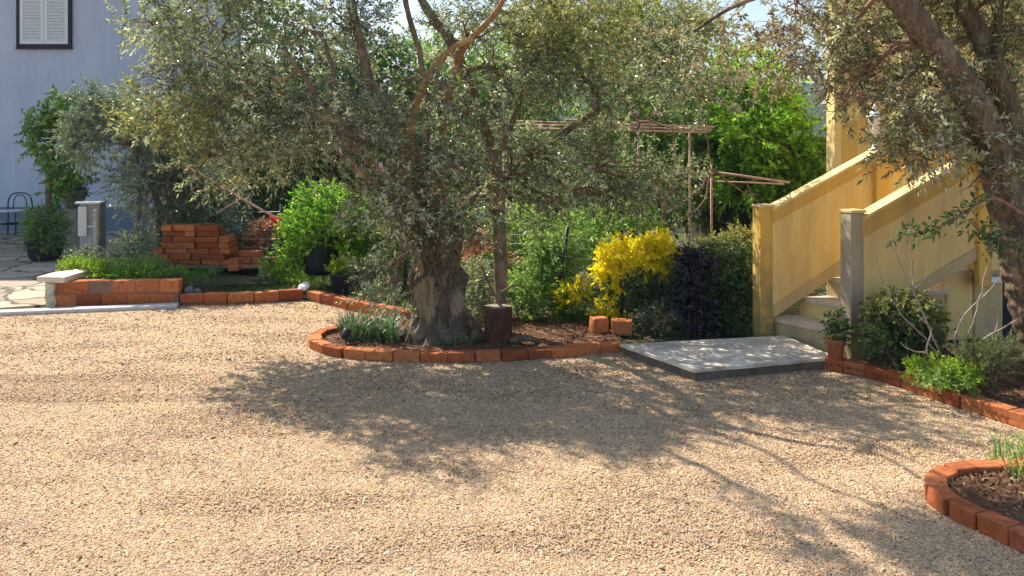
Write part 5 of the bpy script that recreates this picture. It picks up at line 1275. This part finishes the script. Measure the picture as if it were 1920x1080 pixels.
# wire fence through the garden
def fence(label, pts, h, nw, vert, posts):
    t = thing('wire_fence', (pts[0].x, pts[0].y, .03), label, 'fence')
    for p, lean in posts:
        mb = MB(); mb.tube([p + Vector((0, 0, -.05)), p + Vector((lean, 0, h + .08))], .018, 8); mb.build('post', MAT['dark_metal'], t)
    mb = MB()
    for k in range(nw):
        z = .05 + (h - .05) * k / (nw - 1)
        for a, b in zip(pts[:-1], pts[1:]):
            n = 6; mb.tube([a.lerp(b, i / n) + Vector((0, 0, z - .02 * math.sin(PI * i / n))) for i in range(n + 1)], .0017, 4, cap=False)
    if vert:
        for a, b in zip(pts[:-1], pts[1:]):
            n = int((b - a).length / .1)
            for i in range(1, n): q = a.lerp(b, i / n); mb.tube([q + Vector((0, 0, .04)), q + Vector((0, 0, h))], .0013, 4, cap=False)
    mb.build('wires', MAT['wire'], t); return t
f0, f1 = P(400, 0, 9.5), P(527, 0, 9.1); f0.z = f1.z = .08
fence('wire fence with a black post behind the brick stack', [f0, f1], .78, 8, False, [(f1, 0), (f0, 0)])
g = [P(527, 0, 9.1), P(760, 0, 8.2), P(1040, 0, 7.35), P(1165, 0, 7.05), P(1420, 0, 6.9)]
for q in g: q.z = .03
fence('green wire mesh fence along the shrubs right of the big olive', g[1:], .75, 9, True, [(g[2], .12), (g[3], .0), (g[1], 0), (g[4], 0)])
# flowering branch slanting to the post
mb = MB(); pl = [(525, 412, 9.05, 2.4), (470, 382, 9.0, 2.2), (410, 345, 8.95, 1.8), (345, 310, 8.9, 1.2)]
pts, rad = smooth_path(trace(pl), 6); base_ = P(527, 412, 9.05)
t = thing('flowering_branch', base_, 'slanting pink stem with red flowers tied to the black fence post', 'branch')
mb.tube(pts, rad, 6)
pl = [(452, 372, 9.0, 1.5), (425, 388, 9.0, 1.2), (405, 400, 9.0, 1)]; p2, r2 = smooth_path(trace(pl), 4); mb.tube(p2, r2, 5)
mb.build('stem', MAT['rust'], t)
for mt, x, y, r in (('petal_red', 410, 345, 9), ('petal_red', 350, 315, 7), ('petal_red', 515, 410, 8), ('petal_red', 520, 422, 6), ('petal_yellow', 448, 337, 6)):
    A = np.array([tuple(P(x + rnd.uniform(-r, r), y + rnd.uniform(-r * .6, r * .6), 8.93)) for _ in range(9)])
    V, Q, M = sprigs(A, rng.normal(size=A.shape), 4, .03, .035, .028, 75, .0, stem=0); np_build('flower', V, Q, M, [MAT[mt], MAT['twig']], t)

# pergola of rusty pink bars
t = thing('pergola', G(1293, 470, .03), 'rusty pink metal pergola frame behind the big olive crown', 'pergola')
PY = 9.6
def bar(x0, y0, x1, y1, Y0=PY, Y1=PY, r=.011, name='bar'):
    mb = MB(); mb.tube([P(x0, y0, Y0), P(x1, y1, Y1)], r, 8); mb.build(name, MAT['rust'], t)
bar(930, 232, 1335, 243, PY, PY); bar(930, 226, 1340, 238, PY + .5, PY + .3); bar(960, 240, 1325, 248, PY - .3, PY - .3, .012); bar(1060, 224, 1240, 232, PY + .9, PY + .9, .012)
bar(1250, 236, 1330, 247, PY + .8, PY - .35, .012)
zg = HY + CAM_H * F / PY
bar(1293, 243, 1294, zg, r=.013, name='post'); bar(1334, 308, 1334, zg, r=.014, name='post'); bar(945, 235, 945, zg, name='post', r=.014); bar(1197, 240, 1197, zg, r=.013, name='post')
bar(1180, 318, 1340, 325); bar(1335, 322, 1480, 342, PY, PY, .014); bar(1340, 340, 1470, 345, PY + .2, PY + .2, .01)
# grapevine on it
t = thing('grapevine', G(1270, 480, .03), 'bare twisting brown vine climbing the rusty pergola', 'vine')
mb = MB()
for pl in ([(1245, 520, 9.4, 7), (1240, 430, 9.4, 6), (1255, 360, 9.4, 6), (1268, 300, 9.4, 5), (1262, 250, 9.45, 4), (1230, 236, 9.5, 3)], [(1200, 520, 9.3, 9), (1196, 470, 9.3, 8), (1188, 420, 9.3, 6), (1185, 350, 9.3, 5), (1190, 280, 9.4, 4), (1150, 238, 9.5, 3)],
           [(1250, 400, 9.4, 4), (1290, 375, 9.35, 4), (1320, 345, 9.35, 4), (1336, 320, 9.4, 4), (1370, 345, 9.4, 3), (1420, 370, 9.4, 2)], [(1260, 420, 9.3, 4), (1300, 400, 9.3, 3), (1332, 340, 9.4, 3), (1328, 270, 9.5, 2), (1320, 246, 9.5, 2)], [(1400, 338, 9.5, 2), (1415, 370, 9.5, 2), (1440, 395, 9.5, 1.5)],
           [(1135, 520, 9.4, 5), (1140, 400, 9.4, 5), (1138, 300, 9.4, 4), (1145, 250, 9.5, 3)], [(1196, 430, 9.3, 3), (1220, 380, 9.3, 3), (1235, 330, 9.3, 2)]):
    pts, rad = smooth_path(trace(pl), 6); mb.tube([p + Vector((noise.noise(p * 5), 0, noise.noise(p * 5 + Vector((9, 0, 0))))) * .04 for p in pts], [q * .6 for q in rad], 7, rough=.3)
mb.build('stems', MAT['twig_brown'], t)

# the air between here and the far hill
mb = MB(); mb.box((0, 700, 44), (3600, 1900, 92), (1, 0, 0))
hzm = bpy.data.materials.new('haze'); hzm.use_nodes = True; tt = hzm.node_tree; tt.nodes.clear()
ho = tt.nodes.new('ShaderNodeOutputMaterial'); pv = tt.nodes.new('ShaderNodeVolumePrincipled')
pv.inputs['Color'].default_value = (.62, .80, 1, 1); pv.inputs['Density'].default_value = .0007; pv.inputs['Anisotropy'].default_value = .0
tt.links.new(pv.outputs[0], ho.inputs['Volume'])
tag(mb.build('haze', hzm), 'thin bluish air in front of the far wooded hill', 'haze', kind='stuff')
